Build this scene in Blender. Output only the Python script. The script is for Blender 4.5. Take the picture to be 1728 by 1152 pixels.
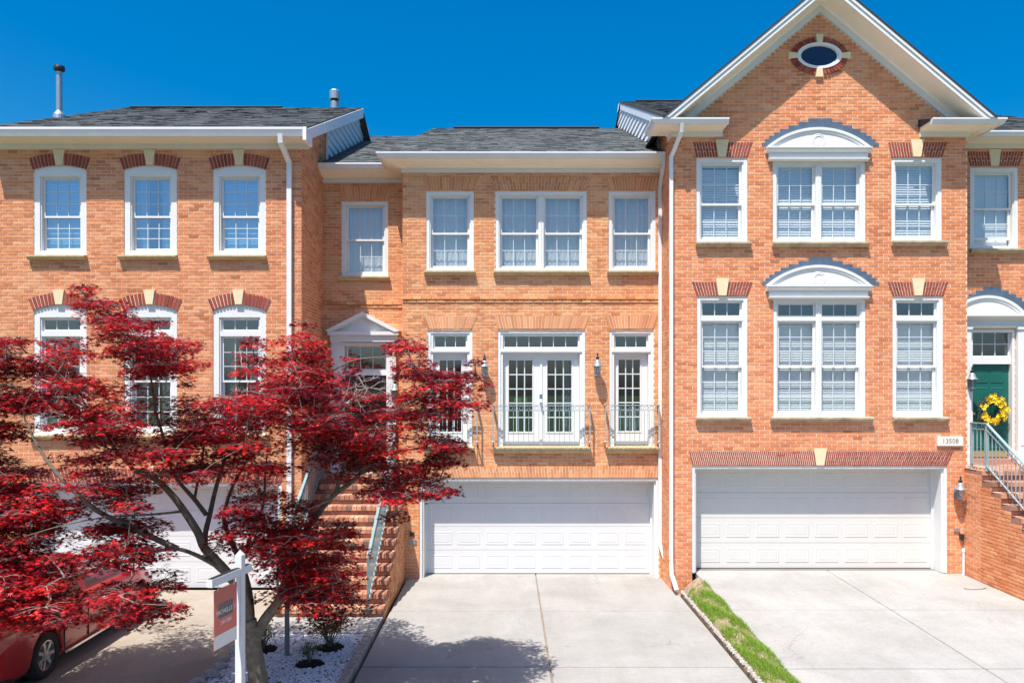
import bpy, bmesh, math, random
import numpy as np
from mathutils import Vector, Matrix
for o in list(bpy.data.objects): bpy.data.objects.remove(o)
random.seed(7); rng = np.random.default_rng(7)
SC = bpy.context.scene; COL = SC.collection
R = math.radians
# ------------------------------------------------------------------ camera
F, CX, CY, CAMZ = 1290.0, 855.0, 655.0, 4.11
cam = bpy.data.cameras.new('camera'); camo = bpy.data.objects.new('camera', cam); COL.objects.link(camo)
cam.sensor_width = 36; cam.lens = 36 * F / 1728
cam.shift_x = (864 - CX) / 1728; cam.shift_y = (CY - 576) / 1728
cam.clip_end = 3000; cam.clip_start = 0.1
camo.location = (0, 0, CAMZ); camo.rotation_euler = (R(90), 0, 0)
SC.camera = camo
# ------------------------------------------------------------------ light
SUN = Vector((0.56, 1.0, -2.55)).normalized()          # the way sunlight travels
w = bpy.data.worlds.new('World'); SC.world = w; w.use_nodes = True
nt = w.node_tree; bg = nt.nodes['Background']
sky = nt.nodes.new('ShaderNodeTexSky'); sky.sky_type = 'NISHITA'; sky.sun_disc = False
sky.sun_elevation = math.asin(-SUN.z); sky.sun_rotation = math.atan2(-SUN.x, -SUN.y)
sky.air_density = 1.0; sky.dust_density = 3.0; sky.ozone_density = 6.0; sky.altitude = 100
hs = nt.nodes.new('ShaderNodeHueSaturation'); hs.inputs['Saturation'].default_value = 1.5; hs.inputs['Hue'].default_value = 0.495
nt.links.new(sky.outputs[0], hs.inputs['Color']); nt.links.new(hs.outputs[0], bg.inputs[0])
bg.inputs[1].default_value = 0.1
sl = bpy.data.lights.new('sun', 'SUN'); sl.energy = 4.6; sl.angle = R(0.53); sl.color = (1.0, 0.95, 0.87)
slo = bpy.data.objects.new('sun', sl); COL.objects.link(slo)
slo.rotation_euler = SUN.to_track_quat('-Z', 'Y').to_euler(); slo.location = (-5, -8, 25)
SC.view_settings.view_transform = 'Standard'; SC.view_settings.look = 'None'
SC.view_settings.exposure = 0.84; SC.view_settings.gamma = 1.0
SC.render.resolution_x, SC.render.resolution_y = 1024, 682

# ------------------------------------------------------------------ helpers
class Plane:
    """a vertical plane facing the street at distance d: photo measure -> metres"""
    def __init__(s, d): s.d = d; s.s = F / d
    def x(s, px): return (px - CX) / s.s
    def z(s, py): return CAMZ - (py - CY) / s.s
def P3(px, py, d):
    q = Plane(d); return Vector((q.x(px), d, q.z(py)))

class MB:
    def __init__(s): s.v = []; s.f = []; s.t = []
    def add(s, vs, fs, tint=0.5):
        o = len(s.v); s.v += [tuple(v) for v in vs]; s.f += [tuple(i + o for i in f) for f in fs]; s.t += [tint] * len(vs); return s
    def box(s, x0, x1, y0, y1, z0, z1, tint=0.5):
        return s.add([(x0,y0,z0),(x1,y0,z0),(x1,y1,z0),(x0,y1,z0),(x0,y0,z1),(x1,y0,z1),(x1,y1,z1),(x0,y1,z1)],
              [(0,1,5,4),(1,2,6,5),(2,3,7,6),(3,0,4,7),(4,5,6,7),(3,2,1,0)], tint)
    def obox(s, c, ax, ay, az, hx, hy, hz, tint=0.5):
        c = Vector(c); ax, ay, az = Vector(ax), Vector(ay), Vector(az); vs = []
        for k in (-1, 1):
            for (i, j) in ((-1,-1),(1,-1),(1,1),(-1,1)): vs.append(c + ax*hx*i + ay*hy*j + az*hz*k)
        return s.add(vs, [(0,1,5,4),(1,2,6,5),(2,3,7,6),(3,0,4,7),(4,5,6,7),(3,2,1,0)], tint)
    def extr(s, A, B, tint=0.5):
        n = len(A)
        fs = [(i, (i+1) % n, n + (i+1) % n, n + i) for i in range(n)] + [tuple(range(n))[::-1], tuple(range(n, 2*n))]
        return s.add(list(A) + list(B), fs, tint)
    def prism(s, poly, y0, y1, tint=0.5):            # (x,z) outline, along Y
        return s.extr([(x, y0, z) for x, z in poly], [(x, y1, z) for x, z in poly], tint)
    def prism_x(s, poly, x0, x1, tint=0.5):          # (y,z) outline, along X
        return s.extr([(x0, y, z) for y, z in poly], [(x1, y, z) for y, z in poly], tint)
    def prism_z(s, poly, z0, z1, tint=0.5):
        return s.extr([(x, y, z0) for x, y in poly], [(x, y, z1) for x, y in poly], tint)
    def frame(s, x0, x1, y0, y1, z0, z1, l, r, b, t, tint=0.5):   # four boards round an opening
        s.box(x0, x0+l, y0, y1, z0, z1, tint); s.box(x1-r, x1, y0, y1, z0, z1, tint)
        if b: s.box(x0+l, x1-r, y0, y1, z0, z0+b, tint)
        if t: s.box(x0+l, x1-r, y0, y1, z1-t, z1, tint)
        return s
    def tube(s, pts, rad, n=8, cap=True, tint=0.5):
        pts = [Vector(p) for p in pts]
        if not hasattr(rad, '__len__'): rad = [rad] * len(pts)
        vs = []; up = Vector((0.13, 0.31, 1)).normalized(); a = None
        for i, p in enumerate(pts):
            t = (pts[min(i+1, len(pts)-1)] - pts[max(i-1, 0)]).normalized()
            if a is None:
                a = t.cross(up);
                if a.length < 1e-3: a = t.cross(Vector((1,0,0)))
            a = (a - t * a.dot(t)).normalized(); b = t.cross(a)
            for k in range(n):
                q = 2*math.pi*k/n; vs.append(p + (a*math.cos(q) + b*math.sin(q)) * rad[i])
        fs = []
        for i in range(len(pts)-1):
            for k in range(n):
                fs.append((i*n+k, i*n+(k+1) % n, (i+1)*n+(k+1) % n, (i+1)*n+k))
        if cap: fs += [tuple(range(n))[::-1], tuple(range((len(pts)-1)*n, len(pts)*n))]
        return s.add(vs, fs, tint)
    def lathe(s, prof, c, n=16, axis='z', tint=0.5):   # prof (r, h)
        vs = []; c = Vector(c)
        for r, h in prof:
            for k in range(n):
                q = 2*math.pi*k/n
                vs.append(c + (Vector((r*math.cos(q), r*math.sin(q), h)) if axis == 'z' else
                               Vector((r*math.cos(q), -h, r*math.sin(q))) if axis == 'y' else Vector((h, r*math.cos(q), r*math.sin(q)))))
        fs = [(i*n+k, i*n+(k+1) % n, (i+1)*n+(k+1) % n, (i+1)*n+k) for i in range(len(prof)-1) for k in range(n)]
        fs += [tuple(range(n))[::-1], tuple(range((len(prof)-1)*n, len(prof)*n))]
        return s.add(vs, fs, tint)
    def sweep(s, prof, path, tint=0.5):
        """prof [(out, z)], path wall line [(x,y)] walked so that outside lies to the right; mitred corners"""
        path = [Vector(p) for p in path]; n = len(prof); rings = []
        for i, p in enumerate(path):
            ds = []
            if i > 0: ds.append((path[i]-path[i-1]).normalized())
            if i < len(path)-1: ds.append((path[i+1]-path[i]).normalized())
            ns = [Vector((d.y, -d.x)) for d in ds]
            if len(ns) == 1: m = ns[0]
            else: m = (ns[0] + ns[1]); m = m / (m.dot(ns[0]) if abs(m.dot(ns[0])) > 1e-3 else 1)
            rings.append([(p.x + m.x*o, p.y + m.y*o, z) for o, z in prof])
        vs = [v for r in rings for v in r]; fs = []
        for i in range(len(path)-1):
            for k in range(n): fs.append((i*n+k, i*n+(k+1) % n, (i+1)*n+(k+1) % n, (i+1)*n+k))
        fs += [tuple(range(n))[::-1], tuple(range((len(path)-1)*n, len(path)*n))]
        return s.add(vs, fs, tint)
    def mesh(s, name, smooth=False):
        me = bpy.data.meshes.new(name); me.from_pydata(s.v, [], s.f)
        a = me.attributes.new('tint', 'FLOAT', 'POINT'); a.data.foreach_set('value', np.array(s.t, dtype=np.float32))
        if smooth: me.polygons.foreach_set('use_smooth', [True]*len(me.polygons))
        return me
    def build(s, name, mat, parent=None, smooth=False, **kw):
        return link(name, s.mesh(name, smooth), mat, parent, **kw)

def link(name, me, mat, parent=None, label=None, cat=None, group=None, kind=None, loc=None):
    o = bpy.data.objects.new(name, me); COL.objects.link(o)
    if mat is not None and not (me.materials and me.materials[0]):
        me.materials.append(mat)
    if loc is not None: o.location = loc
    if parent is not None:
        o.parent = parent; o.matrix_parent_inverse = INV.get(parent.name, Matrix())
    props(o, label, cat, group, kind); return o
INV = {}
def props(o, label=None, cat=None, group=None, kind=None):
    for k, v in (('label', label), ('category', cat), ('group', group), ('kind', kind)):
        if v: o[k] = v
def thing(name, loc, label, cat, group=None):
    o = bpy.data.objects.new(name, None); COL.objects.link(o); o.location = loc; o.empty_display_size = 0.2
    INV[o.name] = Matrix.Translation(-Vector(loc)); props(o, label, cat, group); return o
def smooth_by_angle(o, deg=35):
    me = o.data; bm = bmesh.new(); bm.from_mesh(me); bmesh.ops.recalc_face_normals(bm, faces=bm.faces)
    for e in bm.edges: e.smooth = not (len(e.link_faces) == 2 and e.calc_face_angle(0) > R(deg))
    for f in bm.faces: f.smooth = True
    bm.to_mesh(me); bm.free()

# ------------------------------------------------------------------ materials
M = {}
def nodes(name):
    m = bpy.data.materials.new(name); m.use_nodes = True; M[name] = m
    t = m.node_tree; return m, t, t.nodes['Principled BSDF']
def noise(t, scale, detail=4, rough=0.6, dist=0.0, vec=None):
    n = t.nodes.new('ShaderNodeTexNoise'); n.inputs['Scale'].default_value = scale; n.inputs['Detail'].default_value = detail
    n.inputs['Roughness'].default_value = rough; n.inputs['Distortion'].default_value = dist
    if vec is None:
        g = t.nodes.new('ShaderNodeNewGeometry'); vec = g.outputs['Position']
    t.links.new(vec, n.inputs['Vector']); return n
def ramp(t, src, stops, mode='LINEAR'):
    r = t.nodes.new('ShaderNodeValToRGB'); r.color_ramp.interpolation = mode
    e = r.color_ramp.elements
    while len(e) < len(stops): e.new(0.5)
    for k, (p, c) in enumerate(stops): e[k].position = p; e[k].color = (*c, 1)
    t.links.new(src, r.inputs[0]); return r
def mixc(t, mode, fac, a, b):
    n = t.nodes.new('ShaderNodeMix'); n.data_type = 'RGBA'; n.blend_type = mode
    for s, v in ((n.inputs[0], fac), (n.inputs[6], a), (n.inputs[7], b)):
        if hasattr(v, 'links') or hasattr(v, 'is_linked'): t.links.new(v, s)
        else: s.default_value = v if not isinstance(v, tuple) else (*v, 1)
    return n.outputs[2]
def bump(t, b, src, strength=0.3, dist=0.01):
    n = t.nodes.new('ShaderNodeBump'); n.inputs['Strength'].default_value = strength; n.inputs['Distance'].default_value = dist
    t.links.new(src, n.inputs['Height']); t.links.new(n.outputs[0], b.inputs['Normal'])
def plain(name, col, rough=0.5, var=0.12, scale=6.0, metal=0.0, bmp=0.0, bscale=60, spec=0.5, fine=0.0):
    m, t, b = nodes(name); b.inputs['Roughness'].default_value = rough; b.inputs['Metallic'].default_value = metal
    b.inputs['Specular IOR Level'].default_value = spec
    n = noise(t, scale, 6)
    lo = tuple(max(0, c*(1-var)) for c in col); hi = tuple(min(1, c*(1+var*0.6)) for c in col)
    r = ramp(t, n.outputs[0], [(0.3, lo), (0.7, hi)]); out = r.outputs[0]
    if fine:
        n2 = noise(t, bscale, 3); r2 = ramp(t, n2.outputs[0], [(0.3, (1-fine,)*3), (0.7, (1+fine*0.3,)*3)])
        out = mixc(t, 'MULTIPLY', 1.0, out, r2.outputs[0])
    t.links.new(out, b.inputs['Base Color'])
    if bmp: bump(t, b, noise(t, bscale, 4).outputs[0], bmp, 0.01)
    return m
def brickmat(name, stops, stain=(0.8, 0.72, 0.6), stain_amt=0.35, patch=1.1):
    m, t, b = nodes(name); b.inputs['Roughness'].default_value = 0.85; b.inputs['Specular IOR Level'].default_value = 0.25
    a = t.nodes.new('ShaderNodeAttribute'); a.attribute_name = 'tint'
    r = ramp(t, a.outputs['Fac'], stops)
    n = noise(t, 35, 5); v = ramp(t, n.outputs[0], [(0.3, (0.87,)*3), (0.7, (1.08,)*3)])
    c = mixc(t, 'MULTIPLY', 1.0, r.outputs[0], v.outputs[0])
    n2 = noise(t, patch, 5, 0.65); v2 = ramp(t, n2.outputs[0], [(0.50, (0,)*3), (0.78, (stain_amt,)*3)])
    c = mixc(t, 'MIX', v2.outputs[0], c, stain)
    gm = t.nodes.new('ShaderNodeNewGeometry'); mp = t.nodes.new('ShaderNodeMapping'); mp.inputs['Scale'].default_value = (2.2, 2.2, 0.35)
    t.links.new(gm.outputs['Position'], mp.inputs['Vector'])
    v3 = ramp(t, noise(t, 1.3, 6, 0.7, 0.2, mp.outputs[0]).outputs[0], [(0.30, (0.88, 0.86, 0.84)), (0.46, (1,)*3), (0.75, (1.07, 1.05, 1.02))])
    c = mixc(t, 'MULTIPLY', 1.0, c, v3.outputs[0])
    t.links.new(c, b.inputs['Base Color']); bump(t, b, noise(t, 120, 4).outputs[0], 0.5, 0.004)
    return m
def S(h):      # sRGB 0-255 to linear
    return tuple(((c/255)/12.92 if c/255 <= 0.04045 else ((c/255+0.055)/1.055)**2.4) for c in h)
brickmat('brick_left', [(0.0, (0.301,0.106,0.055)), (0.25, (0.512,0.177,0.075)), (0.55, (0.647,0.251,0.115)), (0.8, (0.713,0.321,0.160)), (1.0, (0.734,0.396,0.185))], (0.740,0.514,0.278), 0.30)
brickmat('brick_center', [(0.0, (0.330,0.116,0.057)), (0.25, (0.541,0.196,0.080)), (0.55, (0.672,0.279,0.121)), (0.8, (0.727,0.352,0.160)), (1.0, (0.734,0.429,0.201))], (0.734,0.537,0.290), 0.40)
brickmat('brick_right', [(0.0, (0.334,0.108,0.051)), (0.25, (0.557,0.185,0.077)), (0.55, (0.679,0.251,0.112)), (0.8, (0.734,0.316,0.155)), (1.0, (0.740,0.393,0.189))], (0.740,0.545,0.309), 0.30)
brickmat('brick_arch', [(0.0, (0.460,0.177,0.078)), (0.4, (0.600,0.246,0.109)), (0.7, (0.660,0.295,0.135)), (1.0, (0.710,0.374,0.183))], (0.700,0.492,0.313), 0.25)
brickmat('brick_red', [(0.0, (0.20,0.045,0.03)), (0.5, (0.30,0.062,0.042)), (1.0, (0.37,0.09,0.06))], (0.5,0.28,0.2), 0.12)
brickmat('brick_stair', [(0.0, (0.14,0.10,0.085)), (0.2, (0.30,0.14,0.095)), (0.5, (0.46,0.20,0.12)), (0.8, (0.55,0.28,0.17)), (1.0, (0.62,0.42,0.31))], (0.66,0.5,0.4), 0.25)
plain('mortar', (0.72,0.60,0.48), 0.95, 0.12, 3, bmp=0.4, bscale=150)
plain('mortar_pale', (0.78,0.66,0.52), 0.95, 0.1, 3)
plain('white_paint', (0.70,0.70,0.69), 0.42, 0.04, 4)
plain('white_gutter', (0.72,0.725,0.74), 0.3, 0.05, 3)
plain('cream_soffit', (0.88,0.81,0.68), 0.55, 0.04, 3)
plain('garage_white', (0.64,0.645,0.655), 0.38, 0.03, 2)
plain('garage_almond', (0.62,0.60,0.565), 0.4, 0.03, 2)
plain('sill_stone', (0.56,0.44,0.24), 0.8, 0.25, 9, bmp=0.3, fine=0.12, bscale=80)
plain('sill_stone_weathered', (0.50,0.41,0.27), 0.85, 0.4, 5, bmp=0.3, fine=0.2, bscale=60)
plain('keystone', (0.72,0.60,0.38), 0.75, 0.08, 8, bmp=0.15, bscale=90)
plain('flashing_blue', (0.085,0.125,0.185), 0.45, 0.25, 6)
plain('dark_flashing', (0.012,0.014,0.022), 0.6, 0.1, 5)
plain('siding', (0.66,0.74,0.78), 0.5, 0.04, 3)
plain('siding_white', (0.78,0.79,0.80), 0.5, 0.04, 3)
plain('muntin', (0.56,0.63,0.66), 0.4, 0.03, 5)
plain('blind', (0.80,0.82,0.84), 0.6, 0.03, 5)
plain('interior', (0.16,0.14,0.13), 0.9, 0.2, 1)
plain('rail_teal', (0.19,0.29,0.31), 0.4, 0.2, 12, metal=0.1)
plain('rail_pale', (0.28,0.37,0.385), 0.35, 0.15, 12)
plain('iron_grey', (0.42,0.44,0.44), 0.4, 0.2, 20, metal=0.3)
plain('lantern_metal', (0.30,0.34,0.37), 0.45, 0.35, 30, metal=0.35)
plain('black_metal', (0.02,0.022,0.024), 0.45, 0.2, 10)
plain('galvanised', (0.42,0.46,0.48), 0.35, 0.2, 20, metal=0.7)
plain('post_grey', (0.16,0.20,0.22), 0.5, 0.15, 14)
plain('steel', (0.6,0.6,0.6), 0.25, 0.1, 20, metal=1.0)
plain('green_door', (0.008,0.105,0.085), 0.35, 0.06, 4)
plain('dark_door', (0.035,0.018,0.022), 0.35, 0.2, 4)
plain('brass', (0.55,0.42,0.2), 0.35, 0.1, 10, metal=0.6)
plain('plaque', (0.74,0.70,0.62), 0.8, 0.08, 25, bmp=0.2)
plain('plaque_ink', (0.16,0.14,0.12), 0.9, 0.1, 25)
plain('bark', (0.20,0.165,0.12), 0.9, 0.4, 14, bmp=0.7, bscale=70, fine=0.3)
plain('twig_pale', (0.46,0.40,0.36), 0.85, 0.3, 9)
plain('twig', (0.23,0.19,0.165), 0.85, 0.4, 9)
plain('soil', (0.30,0.22,0.15), 0.95, 0.4, 14, bmp=0.6, bscale=60)
plain('mulch', (0.018,0.014,0.012), 0.95, 0.4, 30, bmp=1.0, bscale=80)
plain('pebble', (0.78,0.78,0.80), 0.6, 0.15, 40)
plain('rock', (0.42,0.39,0.36), 0.9, 0.4, 12, bmp=0.6, bscale=30)
plain('edge_stone', (0.36,0.33,0.29), 0.9, 0.4, 14, bmp=0.5, bscale=60)
plain('asphalt', (0.05,0.05,0.052), 0.9, 0.25, 4, bmp=0.4, bscale=120)
plain('lawn', (0.07,0.11,0.03), 0.95, 0.4, 2, bmp=0.6, bscale=40)
plain('sign_white', (0.64,0.64,0.66), 0.4, 0.05, 5)
plain('sign_dark', (0.12,0.10,0.10), 0.35, 0.3, 8)
plain('sign_text', (0.80,0.74,0.70), 0.4, 0.02, 5)
plain('petal_yellow', (0.85,0.62,0.02), 0.6, 0.2, 60)
plain('wreath_twig', (0.10,0.07,0.06), 0.9, 0.4, 40)
plain('flower_red', (0.55,0.03,0.03), 0.6, 0.3, 60)
plain('tyre', (0.02,0.02,0.02), 0.85, 0.2, 20)
plain('wheel_rim', (0.62,0.62,0.63), 0.25, 0.05, 10, metal=0.9)
plain('car_dark', (0.012,0.012,0.014), 0.5, 0.1, 10)
plain('chrome', (0.75,0.75,0.76), 0.12, 0.02, 10, metal=1.0)
plain('post_it', (0.35,0.55,0.03), 0.8, 0.05, 10)
def special():
    m, t, b = nodes('car_paint'); b.inputs['Base Color'].default_value = (0.42, 0.006, 0.012, 1); b.inputs['Roughness'].default_value = 0.35
    b.inputs['Metallic'].default_value = 0.25; b.inputs['Coat Weight'].default_value = 1.0; b.inputs['Coat Roughness'].default_value = 0.04
    m, t, b = nodes('tail_lens'); b.inputs['Base Color'].default_value = (0.5, 0.1, 0.08, 1); b.inputs['Roughness'].default_value = 0.1; b.inputs['Coat Weight'].default_value = 1
    # window glass: thin, partly mirror
    for nm, tr, k0, k1 in (('glass', (0.93,0.95,0.96), 0.10, 0.8), ('glass_blue', (0.72,0.86,0.93), 0.24, 0.7), ('glass_dark', (0.66,0.71,0.73), 0.14, 0.8), ('lamp_glass', (0.85,0.88,0.9), 0.08, 0.8)):
        m = bpy.data.materials.new(nm); m.use_nodes = True; M[nm] = m; t = m.node_tree; t.nodes.clear()
        o = t.nodes.new('ShaderNodeOutputMaterial'); mx = t.nodes.new('ShaderNodeMixShader')
        a = t.nodes.new('ShaderNodeBsdfTransparent'); a.inputs[0].default_value = (*tr, 1)
        g = t.nodes.new('ShaderNodeBsdfGlossy'); g.inputs['Roughness'].default_value = 0.01; g.inputs[0].default_value = (1.0, 0.97, 0.93, 1) if nm == 'glass' else (0.9, 0.95, 1, 1)
        lw = t.nodes.new('ShaderNodeLayerWeight'); lw.inputs[0].default_value = 0.5; fr = t.nodes.new('ShaderNodeMath'); fr.operation = 'POWER'; fr.inputs[1].default_value = 5.0; t.links.new(lw.outputs['Facing'], fr.inputs[0])
        ma = t.nodes.new('ShaderNodeMath'); ma.operation = 'MULTIPLY_ADD'; ma.inputs[1].default_value = k1; ma.inputs[2].default_value = k0
        t.links.new(fr.outputs[0], ma.inputs[0]); t.links.new(ma.outputs[0], mx.inputs[0])
        t.links.new(a.outputs[0], mx.inputs[1]); t.links.new(g.outputs[0], mx.inputs[2]); t.links.new(mx.outputs[0], o.inputs[0])
    # thin cloth and leaves let light through
    for nm, c1, c2, mixv, tinted in (('curtain', (0.84,0.86,0.88), (0.6,0.63,0.68), 0.3, None),
                             ('sign_red', (0.62,0.24,0.19), (0.85,0.42,0.36), 0.5, None), ('leaf', None, None, 0.24, 'maple'), ('leaf_green', None, None, 0.3, 'green'), ('grass', None, None, 0.3, 'grass')):
        m = bpy.data.materials.new(nm); m.use_nodes = True; M[nm] = m; t = m.node_tree; t.nodes.clear()
        o = t.nodes.new('ShaderNodeOutputMaterial'); mx = t.nodes.new('ShaderNodeMixShader'); mx.inputs[0].default_value = mixv
        d = t.nodes.new('ShaderNodeBsdfPrincipled'); d.inputs['Roughness'].default_value = 0.5
        tr = t.nodes.new('ShaderNodeBsdfTranslucent')
        if tinted is None:
            d.inputs['Base Color'].default_value = (*c1, 1); tr.inputs[0].default_value = (*c2, 1)
        else:
            a = t.nodes.new('ShaderNodeAttribute'); a.attribute_name = 'tint'
            st = {'maple': ([(0, (0.07,0.006,0.014)), (0.4, (0.34,0.010,0.018)), (0.75, (0.62,0.018,0.024)), (1, (0.64,0.07,0.035))],
                            [(0, (0.14,0.006,0.006)), (0.6, (0.52,0.014,0.012)), (1, (0.70,0.08,0.03))]),
                  'green': ([(0, (0.045,0.085,0.03)), (0.6, (0.10,0.20,0.045)), (1, (0.13,0.05,0.03))], [(0, (0.08,0.16,0.03)), (1, (0.2,0.25,0.06))]),
                  'grass': ([(0, (0.14,0.26,0.03)), (0.6, (0.28,0.45,0.05)), (1, (0.50,0.50,0.16))], [(0, (0.14,0.26,0.03)), (1, (0.32,0.42,0.08))])}[tinted]
            t.links.new(ramp(t, a.outputs['Fac'], st[0]).outputs[0], d.inputs['Base Color'])
            t.links.new(ramp(t, a.outputs['Fac'], st[1]).outputs[0], tr.inputs[0])
            d.inputs['Roughness'].default_value = 0.38 if tinted == 'maple' else 0.55; d.inputs['Specular IOR Level'].default_value = 0.22
        t.links.new(d.outputs[0], mx.inputs[1]); t.links.new(tr.outputs[0], mx.inputs[2]); t.links.new(mx.outputs[0], o.inputs[0])
    # shingles: tint per tab
    m, t, b = nodes('shingle'); b.inputs['Roughness'].default_value = 0.95
    a = t.nodes.new('ShaderNodeAttribute'); a.attribute_name = 'tint'
    r = ramp(t, a.outputs['Fac'], [(0, (0.022,0.025,0.028)), (0.5, (0.055,0.062,0.066)), (1, (0.12,0.13,0.13))])
    v = ramp(t, noise(t, 90, 3).outputs[0], [(0.3, (0.6,)*3), (0.7, (1.3,)*3)])
    t.links.new(mixc(t, 'MULTIPLY', 1, r.outputs[0], v.outputs[0]), b.inputs['Base Color'])
    # concrete slabs
    for nm, col in (('concrete', (0.315,0.305,0.29)), ('concrete_new', (0.345,0.335,0.32)), ('concrete_warm', (0.33,0.285,0.235))):
        m, t, b = nodes(nm); b.inputs['Roughness'].default_value = 0.85; b.inputs['Specular IOR Level'].default_value = 0.3
        v1 = ramp(t, noise(t, 0.8, 7, 0.65, 0.4).outputs[0], [(0.32, tuple(c*0.84 for c in col)), (0.68, tuple(c*1.08 for c in col))])
        v2 = ramp(t, noise(t, 45, 4, 0.7).outputs[0], [(0.28, (0.78,)*3), (0.5, (1,)*3), (0.75, (1.08,)*3)])
        v3 = ramp(t, noise(t, 9, 5, 0.7).outputs[0], [(0.3, (0.93,)*3), (0.6, (1.02,)*3)])
        c = mixc(t, 'MULTIPLY', 1, v1.outputs[0], v2.outputs[0]); c = mixc(t, 'MULTIPLY', 1, c, v3.outputs[0])
        gm = t.nodes.new('ShaderNodeNewGeometry'); mp = t.nodes.new('ShaderNodeMapping'); mp.inputs['Scale'].default_value = (1.6, 0.22, 1)
        t.links.new(gm.outputs['Position'], mp.inputs['Vector'])
        v4 = ramp(t, noise(t, 1.4, 6, 0.7, 0.3, mp.outputs[0]).outputs[0], [(0.42, (1,)*3), (0.62, (0.94, 0.935, 0.92)), (0.8, (0.86, 0.85, 0.83))])
        c = mixc(t, 'MULTIPLY', 1, c, v4.outputs[0])
        v5 = ramp(t, noise(t, 2.6, 2, 0.5, 0.0).outputs[0], [(0.70, (1,)*3), (0.78, (0.80, 0.79, 0.77))]); c = mixc(t, 'MULTIPLY', 1, c, v5.outputs[0])
        vo = t.nodes.new('ShaderNodeTexVoronoi'); vo.feature = 'DISTANCE_TO_EDGE'; vo.inputs['Scale'].default_value = 0.42
        nd = noise(t, 3.0, 5, 0.65); ad = t.nodes.new('ShaderNodeVectorMath'); ad.operation = 'MULTIPLY_ADD'; ad.inputs[1].default_value = (0.5, 0.5, 0.0)
        t.links.new(nd.outputs['Color'], ad.inputs[0]); t.links.new(gm.outputs['Position'], ad.inputs[2]); t.links.new(ad.outputs[0], vo.inputs['Vector'])
        v6 = ramp(t, vo.outputs['Distance'], [(0.0, (0.62, 0.60, 0.57)), (0.0035, (1,)*3)])
        mk = ramp(t, noise(t, 0.35, 2).outputs[0], [(0.52, (0,)*3), (0.60, (1,)*3)])
        c = mixc(t, 'MULTIPLY', mk.outputs[0], c, v6.outputs[0])
        t.links.new(c, b.inputs['Base Color']); bump(t, b, noise(t, 160, 3).outputs[0], 0.35, 0.004)
special()

# ------------------------------------------------------------------ depth planes
PL = Plane(15.54); PR = Plane(15.54); PC = Plane(16.56); PE = Plane(17.35); PG = Plane(16.29)
LX0, LX1 = -10.45, -4.17            # left house
CX0, CXB, CX1 = -4.17, -2.25, 3.355  # centre house: entry bay, main bay
RX0, RX1, RX2 = 3.36, 9.36, 13.2    # right house: gabled bay, entry bay
ZL, ZC, ZR = -0.05, 0.0, 0.36        # garage floors

# ------------------------------------------------------------------ ground and paving
MB().box(-400, 400, -400, 400, -0.6, -0.16).build('ground', M['lawn'], kind='structure')
MB().box(-400, 400, -9.0, 1.2, -0.2, -0.14).build('road', M['asphalt'], kind='structure')
def driveway(name, xs, ys, zf, mat, gap=0.018):
    base = MB().box(xs[0]+0.02, xs[-1]-0.02, ys[0]+0.02, ys[-1]-0.02, -0.3, min(zf(ys[0]), zf(ys[-1]))-0.03).build(name, M['soil'], kind='structure')
    for i in range(len(xs)-1):
        for j in range(len(ys)-1):
            x0, x1, y0, y1 = xs[i]+gap/2, xs[i+1]-gap/2, ys[j]+gap, ys[j+1]-gap
            b = 0.012
            top = [(x0+b, y0+b, zf(y0)), (x1-b, y0+b, zf(y0)), (x1-b, y1-b, zf(y1)), (x0+b, y1-b, zf(y1))]
            mid = [(x0, y0, zf(y0)-b), (x1, y0, zf(y0)-b), (x1, y1, zf(y1)-b), (x0, y1, zf(y1)-b)]
            bot = [(x, y, -0.25) for x, y, z in mid]
            MB().add(top + mid + bot, [(0,1,2,3)] + [(4+k, 4+(k+1)%4, (k+1)%4, k) for k in range(4)] + [(8+k, 8+(k+1)%4, 4+(k+1)%4, 4+k) for k in range(4)]).build('slab', mat, base)
    return base
driveway('driveway_center', [-2.16, 0.643, 3.45], [1.2, 3.0, 5.8, 8.5, 11.3, 14.14, 17.3], lambda y: 0.0, M['concrete'])
driveway('driveway_right', [3.86, 6.63, 9.27], [1.2, 3.0, 5.6, 8.1, 10.6, 13.18, 16.3], lambda y: ZR - 0.026*max(0, 15.5-y), M['concrete_new'])
driveway('driveway_left', [-10.2, -7.2, -4.32], [1.2, 3.0, 5.6, 8.0, 10.5, 13.2, 16.3], lambda y: ZL, M['concrete_warm'])

MB().box(9.275, 13.4, 8.0, 16.28, -0.3, ZR-0.065).build('walkway_right', M['concrete_new'], kind='structure')
# ------------------------------------------------------------------ brickwork
def brick_rects(u0, u1, v0, v1, holes=(), clip=None, pitch=0.21, course=0.069, j=0.0115, corbel=None):
    out = []; row = 0; v = v0
    while v < v1 - 0.01:
        vb = min(v + course - j, v1)
        lo, hi = (u0, u1) if clip is None else clip(v, vb)
        if hi - lo > 0.06:
            u = u0 - (row % 2) * pitch/2 - random.choice((0, 0, 0.003))
            while u < hi:
                a, b = max(u, lo), min(u + pitch - j, hi)
                if b - a > 0.025:
                    rs = [(a, b, v, vb)]
                    for (h0, h1, g0, g1) in holes:
                        nr = []
                        for (p, q, s_, t_) in rs:
                            if q <= h0 or p >= h1 or t_ <= g0 or s_ >= g1: nr.append((p, q, s_, t_)); continue
                            if p < h0: nr.append((p, h0, s_, t_))
                            if q > h1: nr.append((h1, q, s_, t_))
                            m0, m1 = max(p, h0), min(q, h1)
                            if s_ < g0 - 0.012: nr.append((m0, m1, s_, g0))
                            if t_ > g1 + 0.012: nr.append((m0, m1, g1, t_))
                        rs = nr
                    out += [r for r in rs if r[1]-r[0] > 0.018]
                u += pitch
        v += course; row += 1
    return out
BRICKMESH = {}
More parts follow.
